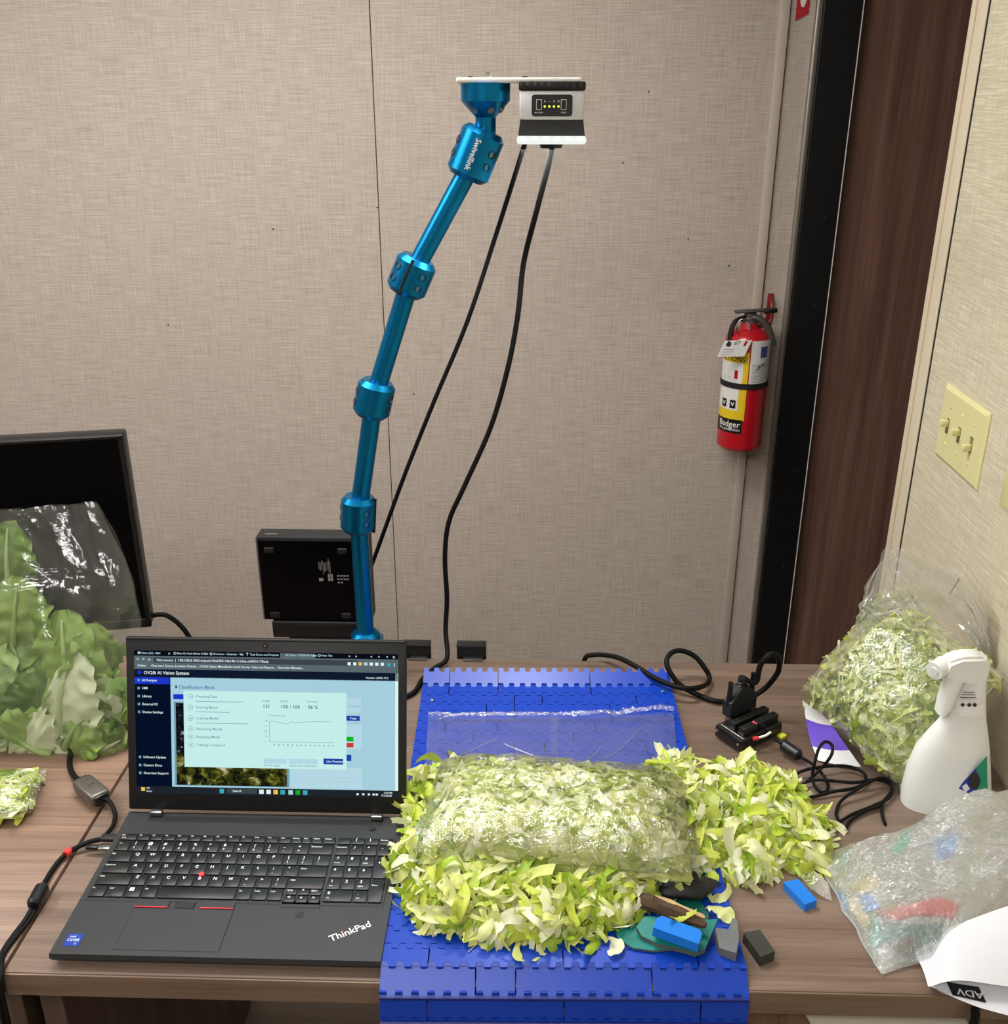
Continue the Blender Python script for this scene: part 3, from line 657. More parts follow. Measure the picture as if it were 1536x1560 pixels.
vs = [(CX + sx * a, CYM + sy * (yh - .002), zt[2]) for sx, sy in ((-1, -1), (1, -1), (1, 1), (-1, 1))] + [(CX + sx * b_, CYM + sy * yh, zt[3]) for sx, sy in ((-1, -1), (1, -1), (1, 1), (-1, 1))]
sk.add(vs, [(0, 1, 2, 3), (7, 6, 5, 4)] + [(k, 4 + k, 4 + (k + 1) % 4, (k + 1) % 4) for k in range(4)]); sk.build('light_hood', M['blackm'], camt)
M['frost'] = glow('frosted_light_rim', 'F0FAF0', 1.0); M['leds'] = glow('ring_led', 'FFFFF4', 14)
MB().rbox((CX, CYM, (zt[3] + zt[4]) / 2), (CWD + .007, CYB - CYF + .006, zt[3] - zt[4]), .004, 2).build('light_rim', M['frost'], camt)
for i in range(6): MB().rbox((CX - .036 + i * .0144, CYF - .0032, zt[3] - .0035), (.007, .002, .004), .0009, 1).build('ring_led', M['leds'], camt)
MB().cyl((CX, CYM, zt[4] + .001), (CX, CYM, zt[4] - .006), .016, .014, 28).build('lens', M['black'], camt)
ld = bpy.data.lights.new('ring_light', 'AREA'); ld.shape = 'RECTANGLE'; ld.size = .08; ld.size_y = .06; ld.energy = 1.9; ld.color = (1, 1, .96); ld.spread = R(150)
lo = bpy.data.objects.new('ring_light', ld); COL.objects.link(lo); lo.parent = camt; lo.location = (0, 0, -.008)
# ================================================================== cables of the camera
def cable(name, pts, r, label, mi='cable', n=8, sub=6, cat='cable'):
    return tag(MB().tube(pts, r, n, sub).build(name, M[mi], None, 180), label, cat)
ZB = zt[4] + .004
cable('camera_cable', [py(800, 218, -1.03), py(790, 250, -1.02), py(755, 360, -.95), py(712, 490, -.94), py(662, 610, -.935), py(618, 720, -.93), py(585, 810, -.925), py(566, 862, -.92), py(545, 915, -.915), py(528, 955, -.92), py(520, 985, -.93)], .0034, 'thin dark cable running from the camera down behind the blue arm')
cable('camera_cable', [py(842, 218, -1.03), py(836, 250, -1.02), py(818, 320, -.99), py(798, 400, -.95), py(789, 480, -.95), py(774, 560, -.95), py(748, 650, -.95), py(708, 740, -.955), py(684, 795, -.955), py(678, 850, -.96), py(681, 910, -.965), py(679, 960, -.975), V((-.137, -1.005, .764)), V((-.155, -1.02, .7545)), V((-.172, -1.055, .7545)), pz(630, 1055, .7545), pz(600, 1068, .7545), pz(560, 1080, .7545)], .0040, 'black cable curving from the camera to the desk beside the belt')
# black clamps on the back edge of the desk
for xa_, xb_, lab in ((615, 657, 'black clamp on the desk back edge next to the laptop lid'), (697, 741, 'black clamp on the desk back edge behind the blue belt')):
    A = py(xa_, 1003, -.972); B = py(xb_, 1003, -.972); t = thing('desk_clamp', lab, 'clamp', ((A.x + B.x) / 2, -.972, DZ), group='black clamps on the desk back edge')
    m = MB(); m.rbox(((A.x + B.x) / 2, -.973, .757), (B.x - A.x, .014, .036), .002); m.build('upright', M['blackm'], t)
    m = MB(); m.rbox(((A.x + B.x) / 2, -.975, .7735), (B.x - A.x + .001, .02, .004), .0015); m.build('cap', M['black'], t)
    m = MB(); m.rbox(((A.x + B.x) / 2 + .003, -.986, .7525), ((B.x - A.x) * .66, .014, .004), .001); m.build('pad', M['chrome'], t)
# ================================================================== monitor
mon_l = pz(0, 672, 1.178); mon_r = py(187, 662, -1.1); mang = math.atan2(mon_r.y - mon_l.y, mon_r.x - mon_l.x)
mon = thing('monitor', 'black flat monitor with a dark blank screen behind the bag of leaves', 'monitor', (mon_r.x, -1.1, DZ), mang)
M['screen'] = mat('black_glass', '020204', .3, spec=.12)
MB().rbox((-.272, .018, .273), (.544, .03, .31), .004, 2).build('shell', M['black'], mon, local=True)
MB().rbox((-.272, .0025, .274), (.532, .003, .296), .001, 1).build('screen', M['screen'], mon, local=True)
for c, d in (((-.272, .0015, .1255), (.544, .006, .015)), ((-.272, .0015, .4245), (.544, .006, .006)), ((-.004, .0015, .273), (.008, .006, .31)), ((-.54, .0015, .273), (.008, .006, .31))):
    MB().rbox(c, d, .0015, 1).build('bezel', M['black'], mon, local=True)
MB().rbox((-.272, .05, .12), (.06, .03, .24), .004).build('stand_neck', M['blackm'], mon, local=True)
MB().rbox((-.272, .05, .006), (.2, .15, .012), .004).build('stand_foot', M['blackm'], mon, local=True)
cable('monitor_cable', [py(222, 945, -1.085), py(232, 938, -1.08), py(252, 937, -1.075), py(272, 950, -1.07), py(288, 970, -1.07), py(298, 995, -1.06), py(300, 1020, -1.03), V((-.50, -1.02, .756))], .004, 'black cable arching from the monitor corner down behind the laptop')
# ================================================================== small computer on its stand
PY = -1.0
a = py(392, 818, PY); c = py(404, 944, PY)
PX0, PX1, PZ0, PZ1 = -.437, -.258, c.z, a.z
pc = thing('mini_computer', 'small black desktop computer standing upright on a stand behind the laptop', 'computer', ((PX0 + PX1) / 2, PY, DZ))
bx_ = MB().rbox(((PX0 + PX1) / 2, PY + .0175, (PZ0 + PZ1) / 2), (PX1 - PX0, .035, PZ1 - PZ0), .002, 2).build('case', M['blackm'], pc)
MB().rbox((PX0 + .001, PY - .0002, (PZ0 + PZ1) / 2), (.0028, .002, PZ1 - PZ0 - .002), .0006, 1).build('case_edge', M['chrome'], bx_)
MB().box(((PX0 + PX1) / 2, PY - .0006, (PZ0 + PZ1) / 2 - .002), (PX1 - PX0 - .006, .0012, PZ1 - PZ0 - .008)).build('base_cover', M['screen'], pc)
for fx, fz in ((.02, .022), (.02, .138), (.137, .022), (.137, .138)):
    m = MB(); m.rbox((PX0 + fx, PY - .002, PZ1 - fz), (.016, .004, .010), .002); m.build('rubber_foot', M['rubber'], pc)
lb = MB(); rl = random.Random(4)
for k in range(9): lb.box((PX0 + .098 + k * .0022, PY - .0014, PZ1 - .047 - rl.uniform(0, .006)), (.0007, .0003, rl.uniform(.012, .026)))
for k in range(4): lb.box((PX0 + .113 + (k % 2) * .0045, PY - .0014, PZ1 - .066 - (k // 2) * .0065), (.0036, .0003, .0055))
lb.box((PX0 + .100, PY - .0014, PZ1 - .073), (.007, .0003, .005))
for k in range(10): lb.box((PX0 + .128 + (k % 4) * .005, PY - .0014, PZ1 - .066 - (k // 4) * .006), (.0034, .0003, .0024))
lb.build('printed_label', mat('grey_print', '8E9092', .6), pc, 0)
m = MB(); m.box((PX0 + .022, PY + .012, PZ1 + .0003), (.02, .006, .0005)); m.build('badge', M['chrome'], pc)
MB().rbox(((PX0 + PX1) / 2 + .004, PY + .017, PZ0 - .016), (.16, .045, .030), .003).build('stand', M['black'], pc)
MB().rbox(((PX0 + PX1) / 2 + .004, PY - .004, PZ0 - .004), (.155, .006, .008), .002).build('stand_lip', M['blackm'], pc)
MB().rbox(((PX0 + PX1) / 2 + .004, PY + .012, (DZ + PZ0 - .031) / 2), (.11, .04, PZ0 - .031 - DZ), .003).build('stand_foot', M['blackm'], pc)
# ================================================================== switches on the right wall
M['almond'] = mat('almond_plastic', 'D8D29A', .35, var=.02)
pl = thing('switch_plate', 'almond three gang light switch plate on the cream wall', 'light switch', (WX, -.965, 1.145))
y0, y1, z0, z1 = -1.048, -.883, 1.086, 1.204
WM = frame((WX, (y0 + y1) / 2, (z0 + z1) / 2), (0, -1, 0), (0, 0, 1))       # x runs towards the viewer, z out of the wall
m = MB(); a, b_ = (y1 - y0) / 2, (z1 - z0) / 2
vs = [(sx * a, sy * b_, 0) for sx, sy in ((-1, -1), (1, -1), (1, 1), (-1, 1))] + [(sx * a, sy * b_, .002) for sx, sy in ((-1, -1), (1, -1), (1, 1), (-1, 1))] + [(sx * (a - .006), sy * (b_ - .006), .006) for sx, sy in ((-1, -1), (1, -1), (1, 1), (-1, 1))]
m.add(vs, [(8, 9, 10, 11)] + [(q + k, q + (k + 1) % 4, q + 4 + (k + 1) % 4, q + 4 + k) for q in (0, 4) for k in range(4)], M=WM); m.build('face_plate', M['almond'], pl, 20)
for i, up in ((-1, 1), (0, 1), (1, -1)):
    x = i * .046
    for zz_ in (.03, -.03): g = MB(); g.cyl(WM @ V((x, zz_, .006)), WM @ V((x, zz_, .0072)), .0032, .0026, 14); o = g.build('plate_screw', M['almond'], pl)
    g = MB(); g.box((x, 0, .0063), (.0105, .024, .0006), M=WM); sl = g.build('toggle_slot', mat('slot_shade', '8A8558', .6) if i == -1 else bpy.data.materials['slot_shade'], pl)
    g = MB(); g.rbox((x, up * .0045, .012), (.009, .011, .013), .002, 2, M=WM @ Matrix.Translation((x * 0, 0, 0)) ); g.build('toggle', M['almond'], pl)
    g = MB(); g.text('ON', .0045, WM @ Matrix.Translation((x, .010, .0067))); g.text('OFF', .0045, WM @ Matrix.Translation((x, -.010, .0067))); g.build('toggle_print', M['seam'], sl, 0)
q = px(1527, 768, WX); op = thing('outlet_plate', 'almond wall plate cut off by the right edge of the picture', 'wall plate', (WX, q.y - .035, q.z))
m = MB(); m.rbox((WX - .002, q.y - .035, q.z + .057), (.005, .07, .114), .002, 2); m.build('face_plate', M['almond'], op)
for dz_ in (.035, .08):
    g = MB(); g.rbox((WX - .0048, q.y - .035, q.z + dz_), (.001, .03, .024), .0004, 1); g.build('socket', M['almond'], op)
# red sign on the wall above the extinguisher
A = py(1222, 35, -.003); sg = thing('safety_sign', 'red and white sticker at the top of the back wall beside the door frame', 'sign', (.572, -.003, A.z))
m = MB(); m.prism([(.5585, A.z + .004), (.5855, A.z + .018), (.5855, 2.02), (.5585, 2.02)], 0, .0012, M=frame((0, -.003, 0), (1, 0, 0), (0, 0, 1))); m.build('sign_face', mat('sign_red', 'B3232B', .4), sg)
m = MB(); m.prism([(.572 + .007 * math.cos(R(k * 24)), A.z + .052 + .022 * math.sin(R(k * 24))) for k in range(15)], 0, .0016, M=frame((0, -.0032, 0), (1, 0, 0), (0, 0, 1))); m.build('sign_mark', M['white'], sg)
# ================================================================== fire extinguisher
EX, EY, ER = .507, -.072, .0535
ez0 = py(1122, 690, EY - ER).z; ezs = py(1135, 528, EY - ER).z + .03
ext = thing('fire_extinguisher', 'red fire extinguisher with yellow instruction label hanging on the back wall', 'fire extinguisher', (EX, EY, ez0))
M['xred'] = mat('extinguisher_red', 'B0121F', .28, coat=.4); M['xyel'] = mat('label_yellow', 'E2C11E', .45); M['xwht'] = mat('label_white', 'DDDDDA', .5); M['xgry'] = mat('label_print_grey', '9AA0A8', .6); M['xblu'] = mat('label_blue', '3C4C86', .5)
H_ = ezs - ez0
m = MB(); m.lathe([(ER * .86, 0), (ER, .008), (ER, H_ - .03), (ER * .93, H_ - .016), (ER * .72, H_ - .004), (ER * .42, H_ + .004), (ER * .36, H_ + .016), (.0, H_ + .016)], 48, M=Matrix.Translation((EX, EY, ez0)), cap=False); m.build('cylinder', M['xred'], ext, 40)
def wrap(f0, f1, za, zb, mi, name, off=.0004, par=ext, n=14):
    m = MB()
    def fn(u, v): q = R(f0 + (f1 - f0) * u); r = ER + off; return V((EX + r * math.sin(q), EY - r * math.cos(q), ez0 + (za + (zb - za) * v) * H_))
    m.grid(fn, n, 1, 0); return m.build(name, mi, par, 180)
def wtext(s, size, f, zf, mi, name, par, al='CENTER', off=.0012):
    m = MB()
    def wp(p): q = R(f) + p.x / ER; r = ER + off; return V((EX + r * math.sin(q), EY - r * math.cos(q), ez0 + zf * H_ + p.y))
    m.text(s, size, Matrix.Identity(4), 0, al, wp); return m.build(name, mi, par, 0)
yl = wrap(-120, -4, .275, .845, M['xyel'], 'instruction_label')
wrap(-120, -17, .57, .755, M['xwht'], 'label_panel', .0007, yl); wrap(-120, -23, .36, .545, M['xwht'], 'label_panel', .0007, yl)
wtext('INSTRUCTIONS:', .0165, -9, .783, M['seam'], 'label_heading', yl, 'RIGHT')
wrap(-110, -8, .165, .282, M['black'], 'maker_band', .0006, yl); wtext('Badger', .021, -12, .238, M['xwht'], 'maker_name', yl, 'RIGHT'); wtext('fire protection', .0095, -12, .195, M['xwht'], 'maker_line', yl, 'RIGHT')
wrap(-38, -29, .625, .695, M['xred'], 'pictogram', .001, yl, 4)
for f in (-62, -36): wrap(f - 8, f + 8, .375, .445, M['black'], 'pictogram', .001, yl, 4); wtext('v', .02, f, .415, M['xwht'], 'pictogram_mark', yl, off=.0014)
for k in range(4): wrap(-75, -30, .59 + k * .014, .593 + k * .014, M['xgry'], 'label_line', .001, yl, 6)
wp_ = wrap(-1, 66, .58, .94, M['xwht'], 'service_label')
for k in range(13): wrap(4, 60, .60 + k * .012, .604 + k * .012, M['xgry'], 'label_line', .0008, wp_, 8)
wrap(24, 46, .80, .89, M['xblu'], 'crest', .0009, wp_, 5)
m = MB()
def wl(u, v, w_=0): q = R(10 + 40 * u); r = ER + .0012; return V((EX + r * math.sin(q), EY - r * math.cos(q), ez0 + v * H_))
m.tube([wl(.1, .70), wl(.35, .74), wl(.3, .71), wl(.6, .755), wl(.55, .73), wl(1, .78)], .0006, 5, 4); m.build('signature', M['black'], wp_)
m = MB(); m.lathe([(ER + .0001, -.007), (ER + .003, -.006), (ER + .003, .006), (ER + .0001, .007)], 40, M=Matrix.Translation((EX, EY, ez0 + .565 * H_))); m.build('strap', M['rubber'], ext)
M['iron'] = mat('grey_cast_metal', '5A5650', .5, .6, bump=.2, scale=200)
zt_ = ez0 + H_ - .002
m = MB(); m.lathe([(.017, 0), (.019, .004), (.019, .018), (.014, .024), (.014, .04), (.0, .042)], 24, M=Matrix.Translation((EX, EY, zt_)), cap=False); m.build('valve', M['iron'], ext)
m = MB(); m.tube([(EX - .012, EY - .004, zt_ + .024), (EX + .012, EY - .008, zt_ + .03), (EX + .04, EY - .014, zt_ + .008), (EX + .056, EY - .018, zt_ - .035)], .0085, 8, 5); m.build('carry_handle', M['iron'], ext)
m = MB(); m.rbox((0, 0, 0), (.088, .018, .006), .002, M=Matrix.Translation((EX + .006, EY - .006, zt_ + .046)) @ Matrix.Rotation(R(-4), 4, 'Y')); lv = m.build('squeeze_lever', M['iron'], ext)
m = MB(); m.rbox((0, 0, 0), (.032, .02, .011), .003, M=Matrix.Translation((EX + .043, EY - .008, zt_ + .047)) @ Matrix.Rotation(R(-6), 4, 'Y')); m.build('lever_grip', M['black'], lv)
m = MB(); m.tube([(EX - .012, EY - .006, zt_ + .03), (EX - .038, EY - .014, zt_ + .02), (EX - .047, EY - .02, zt_ - .015), (EX - .04, EY - .026, zt_ - .05)], .006, 8, 5); m.build('discharge_nozzle', M['black'], ext)
m = MB(); pts = [(EX - .02 + .016 * math.cos(R(k * 30)), EY - .03, zt_ + .012 + .02 * math.sin(R(k * 30))) for k in range(13)]; m.tube(pts, .0012, 5, 1); m.build('safety_pin_ring', M['chrome'], ext)
tg = MB(); TM = Matrix.Translation((EX - .043, EY - ER - .012, zt_ - .030)) @ Matrix(((1, .42, 0, 0), (.1, .25, -1, 0), (.0, .9, .3, 0), (0, 0, 0, 1)))
tg.rbox((0, 0, 0), (.064, .040, .0006), .0002, 1, M=TM); tgo = tg.build('inspection_tag', M['xwht'], ext)
m = MB(); m.text('67', .0135, TM @ Matrix.Translation((.0, .013, .0006))); m.cyl(TM @ V((-.02, .012, .0003)), TM @ V((-.02, .012, .0007)), .0065, n=10)
for k in range(3): m.box((-.012, -.002 - k * .006, .0006), (.026, .0008, .0002), M=TM)
m.build('tag_print', M['black'], tgo, 0)
m = MB(); m.box((.02, .012, .0006), (.006, .012, .0003), M=TM); m.build('tag_pictogram', M['xred'], tgo)
# hook that carries it
hk = thing('wall_hook', 'dark red steel hook on the wall behind the fire extinguisher top', 'hook', (.575, -.004, zt_ + .06))
hx = py(1176, 470, -.03).x; hz = py(1176, 474, -.03).z
m = MB(); m.rbox((hx, -.005, hz + .0), (.014, .006, .075), .002); m.build('back_plate', mat('hook_red', '7E1D1C', .4), hk)
m = MB(); m.tube([(hx, -.01, hz + .03), (hx, -.03, hz + .012), (hx, -.034, hz - .02), (hx - .012, -.04, hz - .03), (hx - .045, EY, hz - .03)], .0045, 8, 5); m.build('hook_rod', bpy.data.materials['hook_red'], hk)
# ================================================================== bag of shredded lettuce on the belt
def pillow(C, a, b, h_up, h_dn, rz, p=2.6, q=.55):
    Mz = Matrix.Translation(C) @ Matrix.Rotation(rz, 4, 'Z')
    def P(u, v, top, k=1.0):
        e = max(0, 1 - abs(u) ** p) ** q * max(0, 1 - abs(v) ** p) ** q
        return Mz @ V((u * a, v * b, (h_up if top else -h_dn) * e * k))
    return P
def fbm(p, s, o=3): return sum(noise.noise(V(p) * s * 2 ** i) / 2 ** i for i in range(o))
M['film'] = film('clear_bag_film', .02, .05, .22, .9, 80)
M['film_r'] = film('crumpled_bag_film', .07, .09, .12, .8, 70)
M['film_m'] = film('milky_bag_film', .34, .1, .14, .8, 150, 'E6EEEC', .003)
def fill(P, n, seed, mi, name, label, Ls=(.02, .045), Ws=(.006, .013), lower=.3, cat='lettuce', inset=.9):
    rn = random.Random(seed); mb = MB(); e = .03
    made = 0; amax = 0
    while made < n:
        u, v = rn.uniform(-.99, .99), rn.uniform(-.99, .99); top = rn.random() > lower
        p = P(u, v, top); du = P(min(1, u + e), v, top) - P(max(-1, u - e), v, top); dv = P(u, min(1, v + e), top) - P(u, max(-1, v - e), top)
        nr = du.cross(dv); nr = nr if top else -nr
        if nr.length < 1e-9: continue
        amax = max(amax, min(nr.length, amax * 1.5 if amax else nr.length))
        if rn.random() > nr.length / (amax * .45): continue
        made += 1; nr.normalize(); p = p - nr * rn.uniform(.004, .013)
        shred(mb, p, nr, rn.uniform(*Ls), rn.uniform(*Ws), rn, nl=8, lift=.09, cs=.22)
    core = lambda U_, W_, top: P(U_ * 2 - 1, W_ * 2 - 1, top, inset) - V((0, 0, .006 if top else -.004))
    for top in (True, False): mb.grid(lambda U_, W_: core(U_, W_, top) + V((0, 0, fbm(core(U_, W_, top), 60) * .004)), 26, 18)
    o = mb.build(name, M[mi], None, 180); return tag(o, label, cat, kind='stuff')
BC = V((.034, -1.450, .806))
BP = pillow(BC, .152, .083, .040, .034, R(-5), 3.6, .45)
fill(BP, 2400, 21, 'lettuce_b', 'bagged_lettuce', 'shredded lettuce packed inside the clear bag on the blue belt', (.025, .06), (.008, .02))
bag = thing('lettuce_bag', 'clear plastic bag packed with shredded lettuce lying on the blue belt', 'bag', (BC.x, BC.y, BZ))
m = MB()
for top in (True, False):
    def fn(U_, W_, top=top):
        u, v = U_ * 2 - 1, W_ * 2 - 1; p = BP(u * 1.0, v, top, 1.05); c = BC; d = (p - c)
        wr = fbm(p, 38, 3) * .003 - abs(noise.noise(V((p.x * 40 + p.y * 22, p.y * 30, p.z * 30)))) * .005 + .0015
        return c + d * 1.05 + V((0, 0, 1 if top else -1)) * (wr + .0035)
    m.grid(fn, 110, 70)
m.build('pouch', M['film'], bag, 180)
m = MB()                                                                        # empty mouth of the bag lying flat
A0, A1 = V((-.150, -1.185, BZ)), V((.215, -1.166, BZ)); B0, B1 = V((-.138, -1.372, .806)), V((.195, -1.400, .806))
def tail(U_, W_, lay=0):
    a_ = B0.lerp(B1, U_); c = A0.lerp(A1, U_); z = a_.z + (c.z - a_.z) * min(1, W_ * 1.9) ** .7; p = a_.lerp(c, W_); p.z = z + .002 + lay * .003
    p.z += .011 * abs(noise.noise(V((U_ * 4 + W_ * 2.4, W_ * 2 - U_ * 1.2, lay * 5.0)))) + .003 * max(0, noise.noise(V((U_ * 9 - W_ * 4, W_ * 2, 3.3 + lay)))) + (.005 * abs(noise.noise(V((U_ * 9, 0, 8.1)))) * W_ ** 4)
    p.y += .006 * noise.noise(V((U_ * 4, 1.7, 0))) * W_; return p
for lay in (0, 1): m.grid(lambda U_, W_: tail(U_, W_, lay), 70, 30)
m.build('bag_mouth', film('flat_bag_film', .05, .1, .12, .12, 30), bag, 180)
m = MB(); m.grid(lambda U_, W_: tail(.5 + U_ * .028, W_, 1.5), 3, 24); m.build('bag_seam', bpy.data.materials['flat_bag_film'], bag, 180)
for pts_ in (((.03, .9), (.12, .97), (.3, 1.0)), ((.30, .62), (.42, .48), (.5, .42)), ((.62, .35), (.75, .55), (.88, .85)), ((.56, .3), (.66, .5), (.7, .62)), ((.1, .3), (.16, .5), (.3, .72)), ((.8, .2), (.9, .32), (.97, .5))):
    m = MB(); m.tube([tail(u_, w_, 1.6) + V((0, 0, .0005)) for u_, w_ in pts_], .0011, 5, 6, taper=lambda q: .25 + .75 * math.sin(math.pi * q)); m.build('bag_crease', film('crease_film', .12, .1, .3, .3, 60) if 'crease_film' not in bpy.data.materials else bpy.data.materials['crease_film'], bag, 180)
for sd_ in (-1, 1):                                                             # welded fins at both ends
    def fin(U_, W_, sd_=sd_):
        p = BP(sd_, W_ * 1.7 - .85, True); q = BC + (p - BC) * 1.05; o_ = V((sd_ * .013 * U_, 0, .004 * U_ - .018 * U_ * U_)); return q + o_ + V((.003 * noise.noise(V((W_ * 8, U_ * 2, sd_))), 0, .006 * noise.noise(V((W_ * 6, U_ * 2, 3 + sd_)))))
    MB().grid(fin, 6, 24).build('end_seal', film('fin_film', .1, .08, .25, .5, 70) if 'fin_film' not in bpy.data.materials else bpy.data.materials['fin_film'], bag, 180)
m = MB()                                                                        # heat-sealed, crinkled rim of the mouth
def rim(U_, W_):
    p = tail(U_, .965 + W_ * .04, 1.7); p.z += .004 * abs(noise.noise(V((U_ * 60, W_ * 2, 0)))) + .003 * noise.noise(V((U_ * 140, W_ * 4, 2))) + .0015; return p
m.grid(rim, 220, 5); m.build('crinkled_edge', film('crinkled_film', .22, .1, .3, .5, 160), bag, 180)
# ================================================================== bag leaning on the right wall
QL, QB, QR, QT = V((.402, -1.165, .805)), V((.505, -1.325, .762)), V((.632, -1.265, .90)), V((.545, -1.085, .945))
RC = (QL + QB + QR + QT) / 4; RN = (QB - QT).cross(QR - QL).normalized()
if RN.z < 0: RN = -RN
def rbag(u, v, top, k=1.0):
    a_ = QL.lerp(QB, v).lerp(QT.lerp(QR, v), u); U_, W_ = u * 2 - 1, v * 2 - 1
    e = max(0, 1 - abs(U_) ** 2.6) ** .5 * max(0, 1 - abs(W_) ** 2.6) ** .5
    q = RC + (a_ - RC) * (1 if k >= 1 else k) + RN * ((.055 if top else -.05) * e * k); q.x = min(q.x, WX - .004); q.z = max(q.z, DZ + .0015); return q
rn = random.Random(31); mb = MB()
for i in range(1500):
    u, v = rn.uniform(.02, .98), rn.uniform(.02, .98); top = rn.random() > .18
    p = rbag(u, v, top); e = .03; nr = (rbag(u + e, v, top) - rbag(u - e, v, top)).cross(rbag(u, v + e, top) - rbag(u, v - e, top))
    if nr.length < 1e-9 or p.x > .622: continue
    nr.normalize()
    if nr.dot(RN) * (1 if top else -1) < 0: nr = -nr
    shred(mb, p - nr * rn.uniform(.002, .012), nr, rn.uniform(.035, .075), rn.uniform(.005, .012), rn, nl=8, lift=.18, cs=.4)
for top in (True, False): mb.grid(lambda U_, W_: rbag(U_, W_, top, .88), 20, 20)
tag(mb.build('bagged_lettuce', M['lettuce_c'], None, 180), 'green shredded lettuce inside the clear bag leaning on the cream wall', 'lettuce', kind='stuff')
rb_ = thing('lettuce_bag', 'clear crumpled bag of green shredded lettuce leaning against the cream wall', 'bag', (.5, -1.16, DZ))
m = MB()
def rfilm(u, v, top):
    p = rbag(u, v, top, 1.04); q = RC + (p - RC) * 1.03 + RN * ((.004 if top else -.004) + fbm(p, 30) * .005); q.x = min(q.x, WX - .002); q.z = max(q.z, DZ + .0008); return q
for top in (True, False): m.grid(lambda U_, W_: rfilm(U_, W_, top), 44, 44)
m.build('pouch', M['film_r'], rb_, 180)
m = MB(); YB_ = -1.14                                                            # empty upper part standing against the wall
low = [py(1262, 985, YB_), py(1300, 955, YB_), py(1340, 935, YB_), py(1385, 925, YB_), py(1430, 930, YB_), py(1470, 960, YB_ - .02), py(1500, 1010, YB_ - .04)]
upp = [py(1326, 912, YB_), py(1322, 893, YB_), py(1342, 845, YB_ + .02), py(1362, 832, YB_ + .02), py(1412, 855, YB_), py(1458, 868, YB_), py(1500, 935, YB_ - .04)]
low[0] = py(1330, 950, YB_)
lo_, up_ = spline(low, 8), spline(upp, 8)
def crum(U_, W_, s=0):
    i = min(len(lo_) - 1, int(U_ * (len(lo_) - 1) + .5)); p = lo_[i].lerp(up_[i], W_)
    amp = .012 * math.sin(math.pi * min(1, W_ * .8 + .2))
    p.y += -.018 * s + amp * (noise.noise(V((U_ * 6, W_ * 1.6, s * 4.0))) * 1.6 + abs(noise.noise(V((U_ * 14 + W_ * 4, W_ * 2, 7 + s)))))
    p.x += .007 * noise.noise(V((U_ * 9, W_ * 6, 2 + s))); p.z += .007 * noise.noise(V((U_ * 9, W_ * 6, 5 + s))) * W_; p.x = min(p.x, WX - .003); return p
for s_ in (0, 1): m.grid(lambda U_, W_: crum(U_, W_, s_), len(lo_) - 1, 22)
m.build('bag_neck', film('neck_film', .2, .1, .24, .3, 40), rb_, 180)
m = MB()
for a_, b_, c_ in (((1362, 838), (1385, 900), (1405, 990)), ((1352, 850), (1372, 910), (1408, 1015)), ((1447, 905), (1458, 888), (1462, 880))):
    m.tube([py(*a_, YB_ - .035), py(*b_, YB_ - .06), py(*c_, YB_ - .095)], .0009, 5, 5)
m.build('bag_crease', bpy.data.materials['crinkled_film'], rb_, 180)
# white and purple printed flap at the bag's lower left
M['purple'] = mat('purple_print', '6A4FC8', .45); M['paperw'] = mat('white_card', 'E9EAEC', .5)
fa = [pz(1222, 1062, .80), pz(1236, 1135, .77), pz(1246, 1158, .755), pz(1302, 1166, .756), pz(1272, 1120, .79)]
m = MB()
LFT = [pz(1222, 1066, .805), pz(1228, 1095, .785), pz(1234, 1125, .768), pz(1246, 1158, .7525)]; RGT = [pz(1250, 1085, .815), pz(1268, 1105, .80), pz(1285, 1130, .785), pz(1312, 1168, .758)]
Ls_, Rs_ = spline(LFT, 6), spline(RGT, 6)
def flap(U_, W_): i = min(len(Ls_) - 1, int(W_ * (len(Ls_) - 1) + .5)); p = Ls_[i].lerp(Rs_[i], U_); p.y -= .004 * math.sin(math.pi * U_); return p
m.grid(flap, 8, 18); n8 = 18
for fi in range(len(m.f)):
    j = fi % 18; m.m[fi] = 1 if 6 <= j <= 13 else 0
m.build('printed_flap', [M['paperw'], M['purple']], rb_, 180)
# ================================================================== bag of romaine leaves before the monitor
M['romaine'] = leafy('green_leaf', ((.05, 'B5CC7E'), (.3, '93B355'), (.55, '76993E'), (.8, '587F2C'), (.97, '3F6620')), transl=.25)
M['rom_pale'] = leafy('pale_leaf', ((.05, 'EDF0DA'), (.35, 'CFDDA4'), (.6, 'A9C478'), (.97, '7FA550')), transl=.25)
def leaf(Mx, L, W, seed, curl=.6, ruf=.01):
    rn = random.Random(seed); o = rn.uniform(0, 50); mb = MB()
    def fn(u, v):
        t = u; s_ = v * 2 - 1; w_ = W * (math.sin(math.pi * (.06 + .9 * t) ** .75)) ** .7 * .5
        x = s_ * w_ * (1 + .05 * noise.noise(V((t * 4 + o, s_ * 2, 0)))); z = t * L
        y = curl * (t - .4) ** 2 * L * .6 + ruf * abs(s_) ** 1.5 * noise.noise(V((t * 9 + o, s_ * 3, 1))) * 2.2 - .25 * w_ * (1 - s_ * s_) * .6 + .004 * noise.noise(V((x * 60, z * 60, o)))
        return Mx @ V((x, y, z))
    mb.grid(fn, 40, 24); return mb
def rib(Mx, L, W, curl=.6):
    mb = MB(); mb.tube([Mx @ V((0, curl * (t - .4) ** 2 * L * .6 - .25 * W * .5 * .5 - .0015, t * L)) for t in (0, .2, .4, .6, .8, .92)], W * .06, 6, 4, taper=lambda q: 1 - .8 * q); return mb
